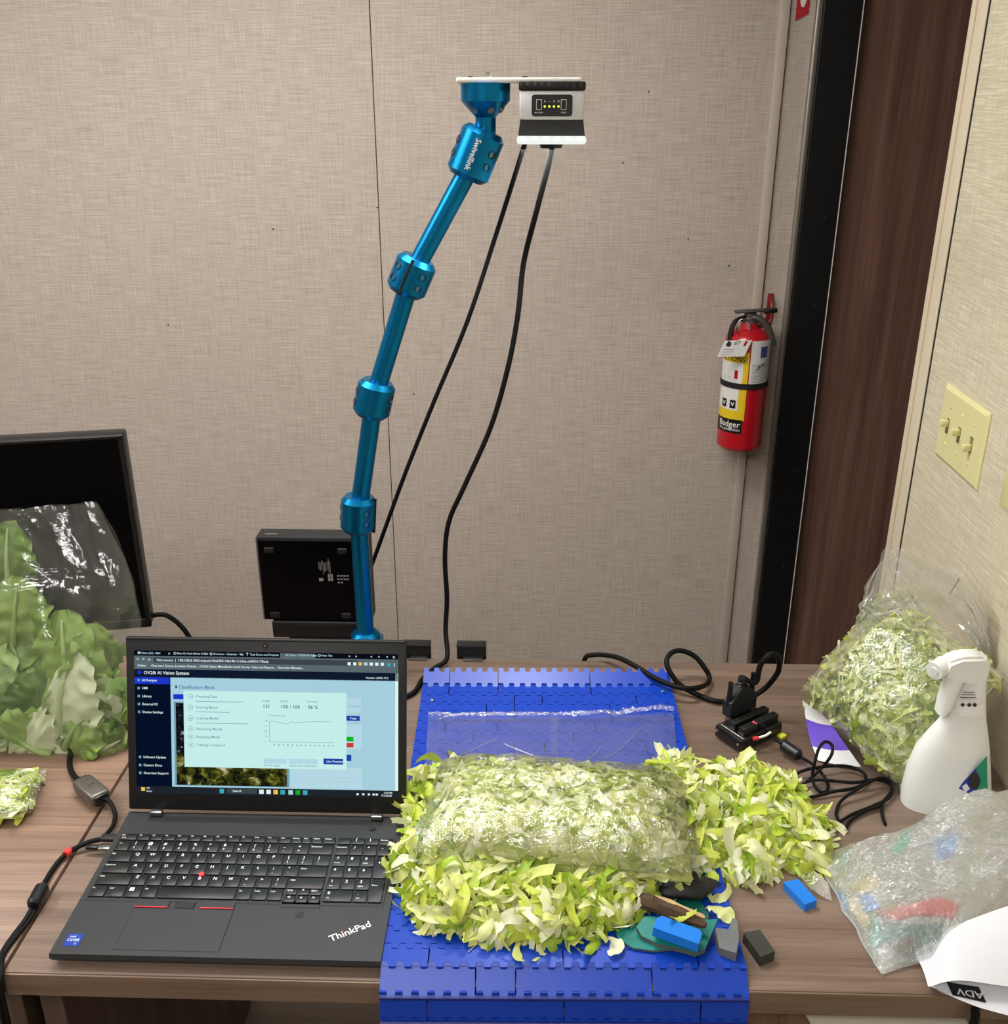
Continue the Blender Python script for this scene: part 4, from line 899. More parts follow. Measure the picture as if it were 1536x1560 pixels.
spots = [ # photo x, y of the leaf's foot, distance, length, width, lean, turn, pale, label
    (118, 1085, -1.225, .15, .115, -4, 8, 0, 'rounded dark green leaf standing tallest in the left bag'),
    (95, 1120, -1.245, .125, .13, 6, -20, 1, 'broad pale leaf with a white rib at the front of the left bag'),
    (55, 1110, -1.235, .115, .11, 24, 25, 0, 'green leaf leaning left in the left bag'),
    (10, 1100, -1.23, .13, .11, -10, -15, 1, 'pale crinkled leaf at the picture edge in the left bag'),
    (165, 1110, -1.235, .11, .09, -24, 15, 0, 'narrow green leaf at the right side of the left bag'),
    (150, 1140, -1.25, .085, .10, -38, 5, 1, 'pale torn leaf in the lower right corner of the left bag'),
    (30, 1145, -1.255, .08, .12, 50, 10, 0, 'green leaf lying low at the front of the left bag'),
    (80, 1148, -1.26, .07, .12, -65, 0, 1, 'pale leaf folded along the bottom of the left bag'),
    (130, 1148, -1.262, .06, .10, 70, 0, 0, 'small dark green leaf on the bottom of the left bag'),
    (20, 1000, -1.20, .12, .10, 12, 20, 0, 'dark green leaf high up behind in the left bag'),
    (70, 1010, -1.19, .11, .10, -14, -30, 0, 'dark leaf half hidden at the back of the left bag'),
    (-20, 1130, -1.25, .11, .12, 15, 0, 0, 'green leaf cut off by the picture edge in the left bag'),
    (60, 1090, -1.22, .13, .12, -8, 40, 1, 'pale wide leaf in the middle of the left bag'),
    (180, 1120, -1.22, .10, .09, -8, -35, 0, 'dark leaf tucked into the right edge of the left bag'),
    (100, 1140, -1.258, .08, .10, 30, -30, 0, 'crinkled green leaf low in the middle of the left bag'),
    (175, 1145, -1.258, .06, .08, -55, 10, 0, 'dark leaf end in the bottom corner beside the laptop'),
    (135, 1050, -1.2, .10, .10, 20, 50, 0, 'shaded leaf behind the tallest leaf in the left bag'),
    (15, 900, -1.17, .10, .08, 5, 10, 0, 'dull green leaf pressed into the top of the left bag')]
for i, (x, y, Y, L, W, ln, tn, pale, lab) in enumerate(spots):
    p = py(x, y, Y); Mx = Matrix.Translation(p) @ Matrix.Rotation(R(ln), 4, 'Y') @ Matrix.Rotation(R(tn), 4, 'Z') @ Matrix.Rotation(R(-8), 4, 'X')
    t = thing('salad_leaf', lab, 'leaf', p, group='leaves in the left bag')
    leaf(Mx, L, W, i, .8, .007).build('blade', M['rom_pale' if pale else 'romaine'], t, 180); rib(Mx, L, W, .8).build('midrib', M['paperw'] if False else M['rom_pale'], t, 180)
rn = random.Random(66); mb = MB()
for i in range(330):                                                            # torn and folded pieces filling the bottom of the bag
    x = rn.uniform(-30, 188); y = 1148 - abs(rn.gauss(0, 1)) * 62; p = py(x, y, -1.255 + (1148 - y) * .0003 + rn.uniform(-.004, .03))
    if p.z < DZ + .006: p.z = DZ + .006
    shred(mb, p, V((rn.gauss(0, .3), -1, rn.gauss(.3, .3))), rn.uniform(.03, .06), rn.uniform(.012, .03), rn, nl=8, nw=4, lift=.5, cs=.7)
tag(mb.build('leaf_pieces', M['rom_pale'], None, 180), 'torn green leaf pieces filling the bottom of the tall left bag', 'leaf', kind='stuff')
lb_ = thing('leaf_bag', 'tall clear plastic bag of whole green leaves standing before the monitor', 'bag', (-.73, -1.21, DZ))
m = MB()
e_r = spline([py(186, 1146, -1.262), py(196, 1080, -1.235), py(208, 985, -1.205), py(213, 925, -1.19), py(190, 855, -1.175), py(148, 766, -1.15)], 8)
e_l = spline([V((-.93, p.y, p.z)) for p in (e_r[0], e_r[8], e_r[16], e_r[24], e_r[32], e_r[40])], 8)
for p in e_l[30:]: p.z -= .03
def rbg(U_, W_, side):
    i = min(len(e_r) - 1, int(W_ * (len(e_r) - 1) + .5)); p = e_l[i].lerp(e_r[i], U_)
    t_ = max(0, 1 - abs(2 * U_ - 1) ** 3) ** .6 * (max(0, 1 - W_) ** .8) * min(1, W_ * 6 + .25)
    p.y += side * (.055 * t_ + .0015) + .014 * noise.noise(V((U_ * 8, W_ * 4, side))) * (.4 + W_ * .6) + .009 * abs(noise.noise(V((U_ * 15 + W_ * 9, W_ * 5 - U_ * 6, 4 + side)))) * (.3 + W_)
    p.z = max(p.z + .004 * noise.noise(V((U_ * 9, W_ * 3, 9))), DZ + .001); return p
for sd_ in (-1, 1): m.grid(lambda U_, W_: rbg(U_, W_, sd_), 70, len(e_r) - 1)
m.build('pouch', film('leaf_bag_film', .05, .14, .12, .28, 40, 'D8DEDE'), lb_, 180)
# small bag at the left edge
SP = pillow(pz(-40, 1215, .768), .072, .045, .016, .012, R(12))
fill(SP, 260, 41, 'lettuce', 'bagged_lettuce', 'shredded lettuce in the small bag at the left picture edge', lower=.15)
sb_ = thing('small_lettuce_bag', 'small clear bag of shredded lettuce at the left picture edge', 'bag', pz(-40, 1215, DZ))
m = MB()
for top in (True, False): m.grid(lambda U_, W_: SP((U_ * 2 - 1) * 1.13, W_ * 2 - 1, top, 1.2) + V((0, 0, (.003 if top else -.001) + fbm(SP(U_ * 2 - 1, W_ * 2 - 1, top), 50) * .002)), 30, 20)
m.build('pouch', M['film'], sb_, 180)
# ================================================================== spray bottle
M['pwhite'] = mat('white_bottle_plastic', 'E4E6E4', .32); M['green'] = mat('label_green', '1F8A6A', .4); M['navy'] = mat('label_navy', '22309A', .4)
SY = -1.335
spb = thing('spray_bottle', 'white trigger spray bottle with a green and blue label by the right wall', 'bottle', pz(1440, 1230))
def sections(rows, Y, ratio, n=28, mb=None, mi=0, e=2.4, dmin=.012):
    """body from left and right outline points at the distance Y"""
    mb = mb or MB(); vs = []
    for xl, xr, y, *dd in rows:
        a_, c = py(xl, y, Y), py(xr, y, Y); cx, hw, z = (a_.x + c.x) / 2, (c.x - a_.x) / 2, max((a_.z + c.z) / 2, DZ + .0005); hd = max(dmin, hw * (dd[0] if dd else ratio))
        for k in range(n):
            q = 2 * math.pi * k / n; co, si = math.cos(q), math.sin(q)
            vs.append(V((cx + hw * math.copysign(abs(co) ** (2 / e), co), Y + hd * math.copysign(abs(si) ** (2 / e), si), z)))
    m_ = len(rows); fs = [(i * n + k, (i + 1) * n + k, (i + 1) * n + (k + 1) % n, i * n + (k + 1) % n) for i in range(m_ - 1) for k in range(n)]
    mb.add(vs, fs + [tuple(range(n)), tuple(range(m_ * n - 1, (m_ - 1) * n - 1, -1))], mi); return mb
rows = [(1374, 1508, 1240), (1371, 1510, 1232), (1374, 1509, 1205), (1383, 1508, 1170), (1396, 1507, 1140), (1414, 1505, 1118), (1430, 1503, 1100), (1441, 1501, 1088, .7), (1444, 1500, 1080, .8), (1446, 1499, 1072, .9)]
sections(rows, SY, .5).build('bottle', M['pwhite'], spb, 60)
sections([(1447, 1499, 1078, .95), (1449, 1499, 1062, .95)], SY, .9).build('collar', M['pwhite'], spb, 40)
m = sections([(1452, 1500, 1063, .7), (1464, 1501, 1050, .55), (1470, 1502, 1035, .5), (1466, 1504, 1028, .5)], SY, .5, mb=MB()); m.build('sprayer_neck', M['pwhite'], spb, 50)
hd = MB(); za, zb = py(1470, 1031, SY).z, py(1470, 994, SY).z; xl, xr = py(1434, 1010, SY).x, py(1504, 1010, SY).x
poly = [(xl, za + .002), (xl + .003, zb - .010), (xl + .02, zb - .001), (xr - .008, zb), (xr, zb - .008), (xr, za - .004), (xr - .022, za - .006), (xl + .018, za)]
hd.prism(poly, -.0135, .0135, M=frame((0, SY, 0), (1, 0, 0), (0, 0, 1)))
bmh = bmesh.new(); mm = hd.mesh('tmp', M['pwhite'], 0); bmh.from_mesh(mm); bpy.data.meshes.remove(mm); bmesh.ops.bevel(bmh, geom=list(bmh.edges), offset=.004, segments=3, affect='EDGES'); hd = MB(); hd.addbm(bmh)
ho = hd.build('sprayer_head', M['pwhite'], spb, 60)
nz0 = V((xl - .004, SY - .004, (za + zb) / 2 - .004)); dn = V((-.8, -.55, -.12)).normalized(); m = MB(); m.cyl(nz0 - dn * .012, nz0 + dn * .008, .0125, .0115, 24); nzo = m.build('nozzle', M['pwhite'], spb)
m = MB(); m.cyl(nz0 + dn * .008, nz0 + dn * .0095, .006, .0055, 18); m.build('nozzle_tip', M['xwht'], nzo)
m = sections([(1426, 1440, 1084, .7), (1427, 1450, 1076, .7), (1431, 1457, 1058, .6), (1437, 1464, 1040, .6), (1440, 1468, 1028, .6)], SY - .004, .6, 16); m.build('trigger', M['pwhite'], spb, 60)
# wrap label round the neck and the printed label on the side
m = sections([(1444.5, 1500.5, 1084, .86), (1447.5, 1500, 1056, .86)], SY, .8, 36, MB()); nk = m.build('neck_label', M['xwht'], spb, 40)
k = MB(); fm = frame(py(1475, 1067, SY - .0185), (1, 0, .0), (0, .2, 1))
for i, x in enumerate((-.006, .002, .009)): k.prism([(x - .003, -.006), (x, -.009), (x + .003, -.006), (x, -.003)], 0, .0004, M=fm)
for i in range(3): k.box((0, .004 + i * .0035, .0002), (.02 - i * .003, .0008, .0004), M=fm)
k.build('hazard_print', M['seam'], nk, 0)
m = MB(); fl_ = [(1452, 1212), (1478, 1180), (1506, 1152), (1507, 1205), (1480, 1216)]; Ms = frame((0, SY - .0262, 0), (1, 0, 0), (0, 0, 1))
def pp(l, Y): return [(py(x, y, Y).x, py(x, y, Y).z) for x, y in l]
lbo = MB().prism(pp([(1452, 1212), (1466, 1194), (1488, 1170), (1488, 1214)], SY - .027), 0, .001, M=Ms).build('body_label', M['navy'], spb)
MB().prism(pp([(1488, 1170), (1504, 1152), (1505, 1214), (1488, 1214)], SY - .027), 0, .001, M=Ms @ Matrix.Rotation(0, 4, 'X')).build('label_field', M['green'], lbo)
MB().prism(pp([(1466, 1199), (1473, 1194), (1478, 1202), (1471, 1208)], SY - .0285), 0, .0006, M=Matrix.Translation((0, -.0014, 0)) @ Ms).build('label_square', M['xwht'], lbo)
g_ = MB(); g_.prism(pp([(1485 + 9 * math.cos(R(q * 30)), 1190 + 13 * math.sin(R(q * 30))) for q in range(12)], SY - .0285), 0, .0006, M=Matrix.Translation((0, -.0014, 0)) @ Ms); g_.build('label_picture', M['seam'], lbo)
# ================================================================== terminal block with D-shaped connector
TB = V((.322, -1.192, DZ)); TA = R(36)
trm = thing('terminal_block', 'black terminal block with yellow feet and small red wire ends on the desk', 'terminal block', TB, TA)
M['dgreen'] = mat('dark_terminal', '0B100E', .45)
MB().rbox((0, 0, .013), (.085, .052, .018), .0015).build('housing', M['black'], trm, local=True)
for y in (-.004, .014):
    m = MB(); m.rbox((.004, y - .010, .0275), (.072, .011, .014), .001); m.build('terminal_row', M['dgreen'], trm, local=True)
    m = MB()
    for i in range(13): m.cyl((-.027 + i * .0052, y - .010, .0342), (-.027 + i * .0052, y - .010, .0352), .0018, n=8)
    m.build('terminal_screws', M['blackm'], trm, local=True)['kind'] = 'stuff'
MB().rbox((-.034, .0, .0225), (.004, .045, .0015), .0004, 1).build('rail_edge', M['steel'], trm, local=True)
for x, y in ((.038, -.031), (-.041, -.031)): MB().rbox((x, y, .004), (.012, .010, .006), .002).build('clip_foot', mat('yellow_clip', 'D9DC3A', .4) if 'yellow_clip' not in bpy.data.materials else bpy.data.materials['yellow_clip'], trm, local=True)
for x in (-.0428,):
    for y in (-.02, .022): MB().cyl((x, y, .015), (x - .0012, y, .015), .0022, n=10).build('corner_screw', M['steel'], trm, local=True)
con = thing('d_sub_connector', 'black moulded connector with thumb screws plugged into the terminal block', 'connector', TB + V((-.006, .012, .03)), TA)
m = MB(); m.rbox((0, .010, -.004), (.044, .014, .018), .002, M=Matrix.Identity(4)); m.build('plug_shell', M['chrome'], con, local=True)
m = MB(); fr = frame((0, .010, 0), (1, 0, 0), (0, 0, 1)); m.prism([(-.027, .002), (.027, .002), (.027, .026), (.016, .036), (.008, .046), (-.008, .046), (-.016, .036), (-.027, .026)], -.008, .008, M=fr); m.build('hood', M['blackm'], con, local=True)
for x in (-.0235, .0235):
    m = MB(); m.cyl((x, .010, .02), (x, .010, .058), .0042, .0036, 14); m.build('thumb_screw', M['black'], con, local=True)
m = MB(); m.lathe([(.007, .044), (.0075, .047), (.0062, .048), (.007, .051), (.0058, .052), (.0062, .058), (.005, .06)], 16, M=Matrix.Translation((0, .010, 0))); m.build('strain_relief', M['black'], con, local=True)
top_c = TB + Matrix.Rotation(TA, 3, 'Z') @ V((0, .010, 0)) + V((-.006, .012, .088))
cy_ = top_c.y
cable('signal_cable', [top_c, py(1151, 1040, cy_), py(1158, 1015, cy_), py(1168, 1001, cy_), py(1178, 996, cy_ + .005), py(1187, 1003, cy_ + .012), py(1186, 1022, cy_ + .02), py(1174, 1040, cy_ + .028), py(1160, 1053, cy_ + .032), py(1140, 1064, cy_ + .034), pz(1118, 1068, .757), pz(1090, 1068, .756), pz(1062, 1058, .757), pz(1036, 1043, .768), pz(1020, 1022, .786), pz(1016, 1005, .798), pz(1026, 993, .802), pz(1042, 992, .800), pz(1060, 1001, .79), pz(1074, 1018, .775), pz(1081, 1032, .763), pz(1076, 1043, .763), pz(1055, 1049, .774), pz(1030, 1046, .776), pz(1000, 1034, .776), pz(970, 1016, .776), pz(945, 1003, .772), pz(922, 998, .764), pz(903, 998, .758), pz(891, 1004, .748), V((.083, -.974, .70))], .0041, 'dark grey cable looping over the belt corner into the connector', n=10)
# thin cable with ferrite bead and loose coil
fe0, fe1 = pz(1192, 1134, .765), pz(1219, 1152, .762)
w0 = TB + Matrix.Rotation(TA, 3, 'Z') @ V((-.006, -.012, .034)); w1 = TB + Matrix.Rotation(TA, 3, 'Z') @ V((-.02, -.03, .022))
pwc = thing('power_lead', 'thin black lead with a bead coiled in loops beside the lettuce bag', 'cable', (fe0.x, fe0.y, DZ))
zc2 = .7535
MB().tube([w0 + V((.01, -.008, .002)), pz(1172, 1118, .772), fe0.lerp(pz(1180, 1126, .768), .3), fe0, fe1, pz(1240, 1166, .757), pz(1256, 1183, zc2), pz(1262, 1198, zc2), pz(1256, 1207, zc2), pz(1243, 1200, .756), pz(1238, 1182, .765), pz(1242, 1160, .785), pz(1248, 1140, .80), pz(1258, 1130, .804), pz(1268, 1136, .80), pz(1266, 1152, .79), pz(1248, 1174, .768), pz(1222, 1196, .756), pz(1211, 1192, .756), pz(1212, 1180, .758), pz(1240, 1170, .763), pz(1290, 1167, .76), pz(1318, 1180, .758), pz(1310, 1198, .757), pz(1270, 1206, .757), pz(1236, 1214, zc2), pz(1223, 1206, zc2), pz(1226, 1193, .757), pz(1250, 1188, .762), pz(1300, 1192, .764), pz(1336, 1188, .762), pz(1357, 1196, .758), pz(1356, 1214, .756), pz(1330, 1228, .756), pz(1300, 1240, .755), pz(1280, 1252, .7545)], .0022, 8, 6).build('lead', M['cable'], pwc, 180)
MB().tube([pz(1280, 1252, zc2), pz(1274, 1240, zc2), pz(1282, 1220, .756), pz(1310, 1200, .765), pz(1338, 1186, .768), pz(1356, 1190, .764), pz(1358, 1206, .76), pz(1346, 1222, .757), pz(1344, 1240, zc2), pz(1349, 1256, zc2)], .0022, 8, 6).build('lead', M['cable'], pwc, 180)
MB().tube([pz(1288, 1266, zc2), pz(1296, 1250, zc2), pz(1318, 1236, .755), pz(1342, 1226, .757), pz(1355, 1210, .758)], .0022, 8, 6).build('lead', M['cable'], pwc, 180)
m = MB(); ax = (fe1 - fe0).normalized(); m.cyl(fe0, fe0 + ax * .003, .006, .0088, 20); m.cyl(fe0 + ax * .003, fe1 - ax * .003, .0088, n=20); m.cyl(fe1 - ax * .003, fe1, .0088, .006, 20); m.build('ferrite_bead', M['black'], pwc)
MB().tube([w0 + V((.01, -.008, .002)), w0 + V((.004, -.003, .003)), w0], .0017, 6, 4).build('wire', M['cable'], pwc, 180)
M['xred2'] = mat('red_ferrule', 'C8323C', .4)
m = MB(); m.cyl(w0, w0 + V((.006, -.004, .001)), .0028, n=10); m.build('ferrule', M['xred2'], pwc)
MB().tube([w1 + V((.024, .010, .004)), w1 + V((.014, .002, .003)), w1], .0019, 6, 4).build('wire', M['white'], pwc, 180)
m = MB(); m.cyl(w1 + V((-.003, -.001, 0)), w1 + V((.005, 0, .001)), .003, n=10); m.build('ferrule', M['xred2'], pwc)
# ================================================================== leads on the left
M['gcase'] = mat('grey_adapter', '6A6660', .35, .6)
ad = thing('usb_adapter', 'grey metal adapter with black leads lying across the gap between the desks', 'adapter', pz(138, 1205, DZ))
q0, q1 = pz(124, 1191, .764), pz(155, 1217, .764); ax = (q1 - q0).normalized(); am = frame((q0 + q1) / 2, ax, V((0, 0, 1)).cross(ax))
m = MB(); m.rbox((0, 0, 0), ((q1 - q0).length, .027, .017), .005, 3, M=am); m.build('case', M['gcase'], ad, 60)
for sx in (-1, 1): m = MB(); m.rbox((sx * ((q1 - q0).length / 2), 0, 0), (.006, .02, .014), .003, 2, M=am); m.build('end_cap', M['black'], ad)
m = MB(); m.text('S', .012, am @ Matrix.Translation((0, 0, .0087)) @ Matrix.Rotation(R(10), 4, 'Z')); m.build('emblem', M['black'], ad, 0)
MB().tube([pz(108, 1140, .756), pz(106, 1165, .755), pz(113, 1182, .757), q0], .0038, 8, 6).build('lead', M['cable'], ad, 180)
MB().tube([q1, pz(166, 1220, .762), pz(175, 1238, .757), pz(173, 1256, .757), pz(165, 1268, .759), pz(160, 1274, .762)], .003, 8, 6).build('lead', M['cable'], ad, 180)
m = MB(); a_, b_ = pz(153, 1277, .764), pz(184, 1276, .764); m.rbox(((a_ + b_) / 2), ((b_ - a_).length, .011, .006), .002, 2); m.build('plug', M['blackm'], ad)
m = MB(); a_, b_ = pz(150, 1291, .7605), pz(178, 1291, .7605); m.rbox(((a_ + b_) / 2), ((b_ - a_).length, .010, .005), .002, 2); pg = m.build('plug', M['chrome'], ad)
m = MB(); a_, b_ = pz(131, 1290, .7605), pz(150, 1291, .7605); m.rbox(((a_ + b_) / 2), ((b_ - a_).length, .007, .005), .002, 2); m.build('plug_boot', M['black'], pg)
pw = thing('charger_cable', 'black laptop power cord with a bead and a red tie by the desk gap', 'cable', pz(50, 1365))
MB().tube([pz(152, 1279, .763), pz(135, 1283, .761), pz(105, 1298, .756), pz(85, 1318, .755), pz(68, 1345, .756), pz(62, 1358, .758)], .0031, 8, 6).build('lead', M['cable'], pw, 180)
MB().tube([pz(52, 1378, .757), pz(40, 1400, .755), pz(22, 1424, .754), pz(8, 1444, .754), pz(0, 1462, .754), pz(0, 1480, .752), V((-.568, -1.662, .735)), V((-.566, -1.666, .6))], .0031, 8, 6).build('lead', M['cable'], pw, 180)
MB().tube([pz(55, 1380, .756), pz(46, 1400, .754), pz(30, 1420, .754), pz(14, 1440, .754), pz(4, 1458, .7535), pz(3, 1480, .752), V((-.562, -1.663, .735)), V((-.562, -1.668, .6))], .0024, 8, 6).build('lead', M['cable'], pw, 180)
c0, c1 = pz(66, 1350, .7605), pz(50, 1380, .7605); ax = (c1 - c0).normalized(); m = MB(); m.cyl(c0, c0 + ax * .004, .006, .0085, 18); m.cyl(c0 + ax * .004, c1 - ax * .004, .0085, n=18); m.cyl(c1 - ax * .004, c1, .0085, .006, 18); m.build('ferrite_bead', M['black'], pw)
c0, c1 = pz(106, 1295, .757), pz(100, 1302, .757); m = MB(); m.cyl(c0, c1, .0046, n=12); m.build('cable_tie', M['red'], pw)
# ================================================================== plastic, wood and rubber scraps on the belt and desk
M['teal'] = mat('teal_plastic', '0F7B72', .4, var=.15, scale=25); M['tealb'] = mat('worn_plastic_edge', '4E5A55', .7, var=.3, scale=60); M['tealg'] = mat('deep_green_plastic', '0B5E56', .4, var=.1, scale=20)
M['blue2'] = mat('sky_blue_plastic', '1478DC', .4); M['bark'] = mat('brown_bark', '4A3524', .85, var=.45, scale=70, bump=.6); M['split'] = mat('split_wood', 'B59A6C', .8, var=.3, scale=90, bump=.4)
M['grub'] = mat('grey_rubber', '66696A', .75, var=.2, scale=60, bump=.4); M['drub'] = mat('dark_rubber', '33342E', .8, var=.2, scale=150, bump=.3)
def slab(name, pts, z, th, mi, label, tiltpts=None, side=None, cat='scrap'):
    zs = tiltpts or [z] * len(pts); top = [pz(x, y, zz) for (x, y), zz in zip(pts, zs)]; n = len(pts)
    bot = [p - V((0, 0, th)) for p in top]; mb = MB()
    if sum(top[i].x * top[(i + 1) % n].y - top[(i + 1) % n].x * top[i].y for i in range(n)) < 0: top.reverse(); bot.reverse()
    mb.add(bot + top, [tuple(range(n - 1, -1, -1)), tuple(range(n, 2 * n))] + [(k, (k + 1) % n, n + (k + 1) % n, n + k) for k in range(n)])
    mb.m[-n:] = [1] * n
    return tag(mb.build(name, [M[mi], M[side or mi]], None, 30), label, cat)
Zb = BZ + .0005
slab('plastic_shard', [(1012, 1382), (1020, 1370), (1045, 1364), (1066, 1370), (1080, 1392), (1078, 1420), (1040, 1425), (1015, 1405)], BZ + .004, .003, 'tealg', 'deep green plastic sheet lying behind the wood splinter on the belt')
slab('plastic_shard', [(938, 1418), (948, 1402), (975, 1398), (1000, 1410), (1030, 1435), (1035, 1444), (995, 1448), (965, 1444), (942, 1430)], BZ + .004, .003, 'teal', 'curved teal plastic shard at the front left of the scrap heap', side='tealb')
slab('plastic_shard', [(970, 1412), (982, 1396), (1000, 1396), (1030, 1408), (1068, 1402), (1094, 1400), (1074, 1446), (1060, 1451), (1038, 1445), (1005, 1438), (978, 1426)], BZ + .012, .006, 'teal', 'thick broken teal plastic plate under the blue bar', [BZ + .014] * 4 + [BZ + .016] * 2 + [BZ + .010] * 5, side='tealb')
c_ = MB(); bp = frame(pz(1031, 1421, BZ + .023), pz(1056, 1430, BZ + .021) - pz(1004, 1411, BZ + .024), V((0, 0, 1)).cross(pz(1056, 1430, .78) - pz(1004, 1411, .78)))
c_.prism([(-.024, -.010), (.026, -.010), (.026, .006), (.022, .010), (-.020, .010), (-.024, .004)], -.006, .006, M=bp); tag(c_.build('plastic_bar', M['blue2'], None, 30), 'bright blue plastic bar on the teal plate beside the wood splinter', 'scrap')
# wood splinter
sp = thing('wood_splinter', 'brown splinter of bark and split wood lying beside the lettuce on the belt', 'wood', pz(1018, 1390, BZ))
e0, e1 = pz(962, 1366, BZ + .018), pz(1076, 1410, BZ + .027); axs = (e1 - e0).normalized(); up = V((0, 0, 1)); sdv = up.cross(axs).normalized(); rn = random.Random(2)
def stick(off, ry, rz, mi, name, t0, t1, ph, nv=9):
    mb = MB()
    def fn(u, v):
        t_ = t0 + (t1 - t0) * u; q = v * 2 * math.pi; k = (1 + .45 * noise.noise(V((t_ * 5, math.cos(q) * 2 + ph, math.sin(q) * 2)))) * (.75 + .5 * math.sin(math.pi * min(1, t_ * .8 + .2)))
        if u in (0, 1): k *= .55
        return e0.lerp(e1, t_) + off + sdv * (math.cos(q) * ry * k) + up * (math.sin(q) * rz * k)
    mb.grid(fn, 14, nv, wv=True); n = len(mb.v); mb.f += [tuple(range(nv - 1, -1, -1)), tuple(range(n - nv, n))]; mb.m += [0, 0]; mb.build(name, M[mi], sp, 28)
stick(V((0, 0, 0)), .0065, .0078, 'bark', 'bark', 0, 1, 0); stick(sdv * .0055 + up * .0045, .0045, .0035, 'split', 'split_face', .24, .95, 5, 5); stick(sdv * .001 + up * .0055, .003, .003, 'split', 'split_strand', .3, .85, 9, 5)
# black lump, grey fragment, dark block, blue block, clear shard
m = MB(); lc = pz(1043, 1349, BZ + .014)
m.grid(lambda u, v: lc + (V((math.cos(u * 6.2832) * math.sin(v * 3.1416) * .034, math.sin(u * 6.2832) * math.sin(v * 3.1416) * .019, math.cos(v * 3.1416) * .0135)) * (1 + .25 * noise.noise(V((math.cos(u * 6.2832) * 2, math.sin(u * 6.2832) * 2, v * 5))))), 24, 14, wu=True); tag(m.build('rubber_lump', M['blackm'], None, 60), 'shapeless black rubber lump under the right end of the lettuce bag', 'scrap')
slab('rubber_fragment', [(1090, 1413), (1110, 1416), (1116, 1398), (1124, 1402), (1126, 1432), (1122, 1452), (1096, 1444)], BZ + .026, .026, 'grub', 'torn grey rubber fragment at the right edge of the blue belt', [BZ + .018, BZ + .02, BZ + .03, BZ + .03, BZ + .018, BZ + .012, BZ + .01])
slab('rubber_block', [(1133, 1421), (1158, 1416), (1181, 1449), (1159, 1458)], DZ + .014, .0138, 'drub', 'dark grey rectangular rubber block on the desk beside the belt')
slab('plastic_block', [(1194, 1344), (1216, 1339), (1245, 1371), (1227, 1378)], DZ + .011, .0108, 'blue2', 'blue rectangular plastic block on the desk by the lettuce heap')
m = MB(); A_ = [pz(x, y, DZ + z) for x, y, z in ((1222, 1336, .006), (1240, 1326, .02), (1262, 1345, .012), (1268, 1372, .003), (1250, 1364, .004), (1235, 1352, .012))]
ctr = sum(A_, V()) / 6
for i in range(6): m.add([A_[i], A_[(i + 1) % 6], ctr + V((0, 0, .008))], [(0, 1, 2)])
m.add([p - V((0, 0, .002)) for p in A_], [(0, 1, 2, 3, 4, 5)]); tag(m.build('clear_shard', film('clear_hard_plastic', .2, .08, .3, .5, 180), None, 0), 'clear crumpled plastic shard between the blue block and the milky bag', 'scrap')
# ================================================================== milky bag of plastic scraps
def mb_z(U_, W_): return .02 + .062 * math.sin(math.pi * min(1, U_ * .75 + .12)) ** .8 * math.sin(math.pi * (.1 + .8 * W_)) ** .7
cL, cB = pz(1240, 1299, .757), pz(1344, 1480, .757); cTR, cBR = V((.648, -1.365, DZ + .006)), V((.645, -1.535, DZ + .006))
def mbag(U_, W_, top=True):                                                     # U away from the sealed edge, W from far to near
    a_ = cL.lerp(cB, W_); c = cTR.lerp(cBR, W_); p = a_.lerp(c, U_)
    edge = min(1, U_ * 7) * min(1, W_ * 6) * min(1, (1 - W_) * 5)
    h = (.026 + .062 * min(1, U_ * 1.2)) * edge ** .6
    h *= 1 + .25 * fbm(V((U_ * 2.2, W_ * 2.2, .3)), 1.6, 2)
    p.z = DZ + .002 + (h + (.0028 * noise.noise(V((U_ * 14, W_ * 11, 1))) + .0022 * abs(noise.noise(V((U_ * 34, W_ * 26, 2)))) + .0012 * noise.noise(V((U_ * 80, W_ * 60, 4)))) * min(1, edge * 2) if top else 0)
    if W_ > .97: p.z += .0012
    p.y += .006 * noise.noise(V((U_ * 6, 3.1, 0))) * (W_ - .2); p.x += .004 * noise.noise(V((W_ * 7, 8.1, 0))) * (1 - U_); p.x = min(p.x, WX - .004); return p
sbg = thing('scrap_bag', 'milky plastic bag of coloured plastic scraps at the right front of the desk', 'bag', (.48, -1.5, DZ))
m = MB(); m.grid(lambda U_, W_: mbag(U_, W_), 150, 100); m.grid(lambda U_, W_: mbag(U_, W_, False), 10, 8); m.build('pouch', M['film_m'], sbg, 180)
m = MB(); m.tube([mbag(0, w_ / 14) + V((0, 0, .001)) for w_ in range(15)], .0012, 6, 3); m.build('sealed_edge', M['film_m'], sbg, 180)
M['tan'] = mat('tan_plastic', 'A89868', .5, var=.1); M['xr3'] = mat('red_plastic', 'B8303E', .45, var=.1); M['mint'] = mat('green_plastic', '2C9A78', .45); M['cyan'] = mat('blue_scrap', '2A74B8', .45)
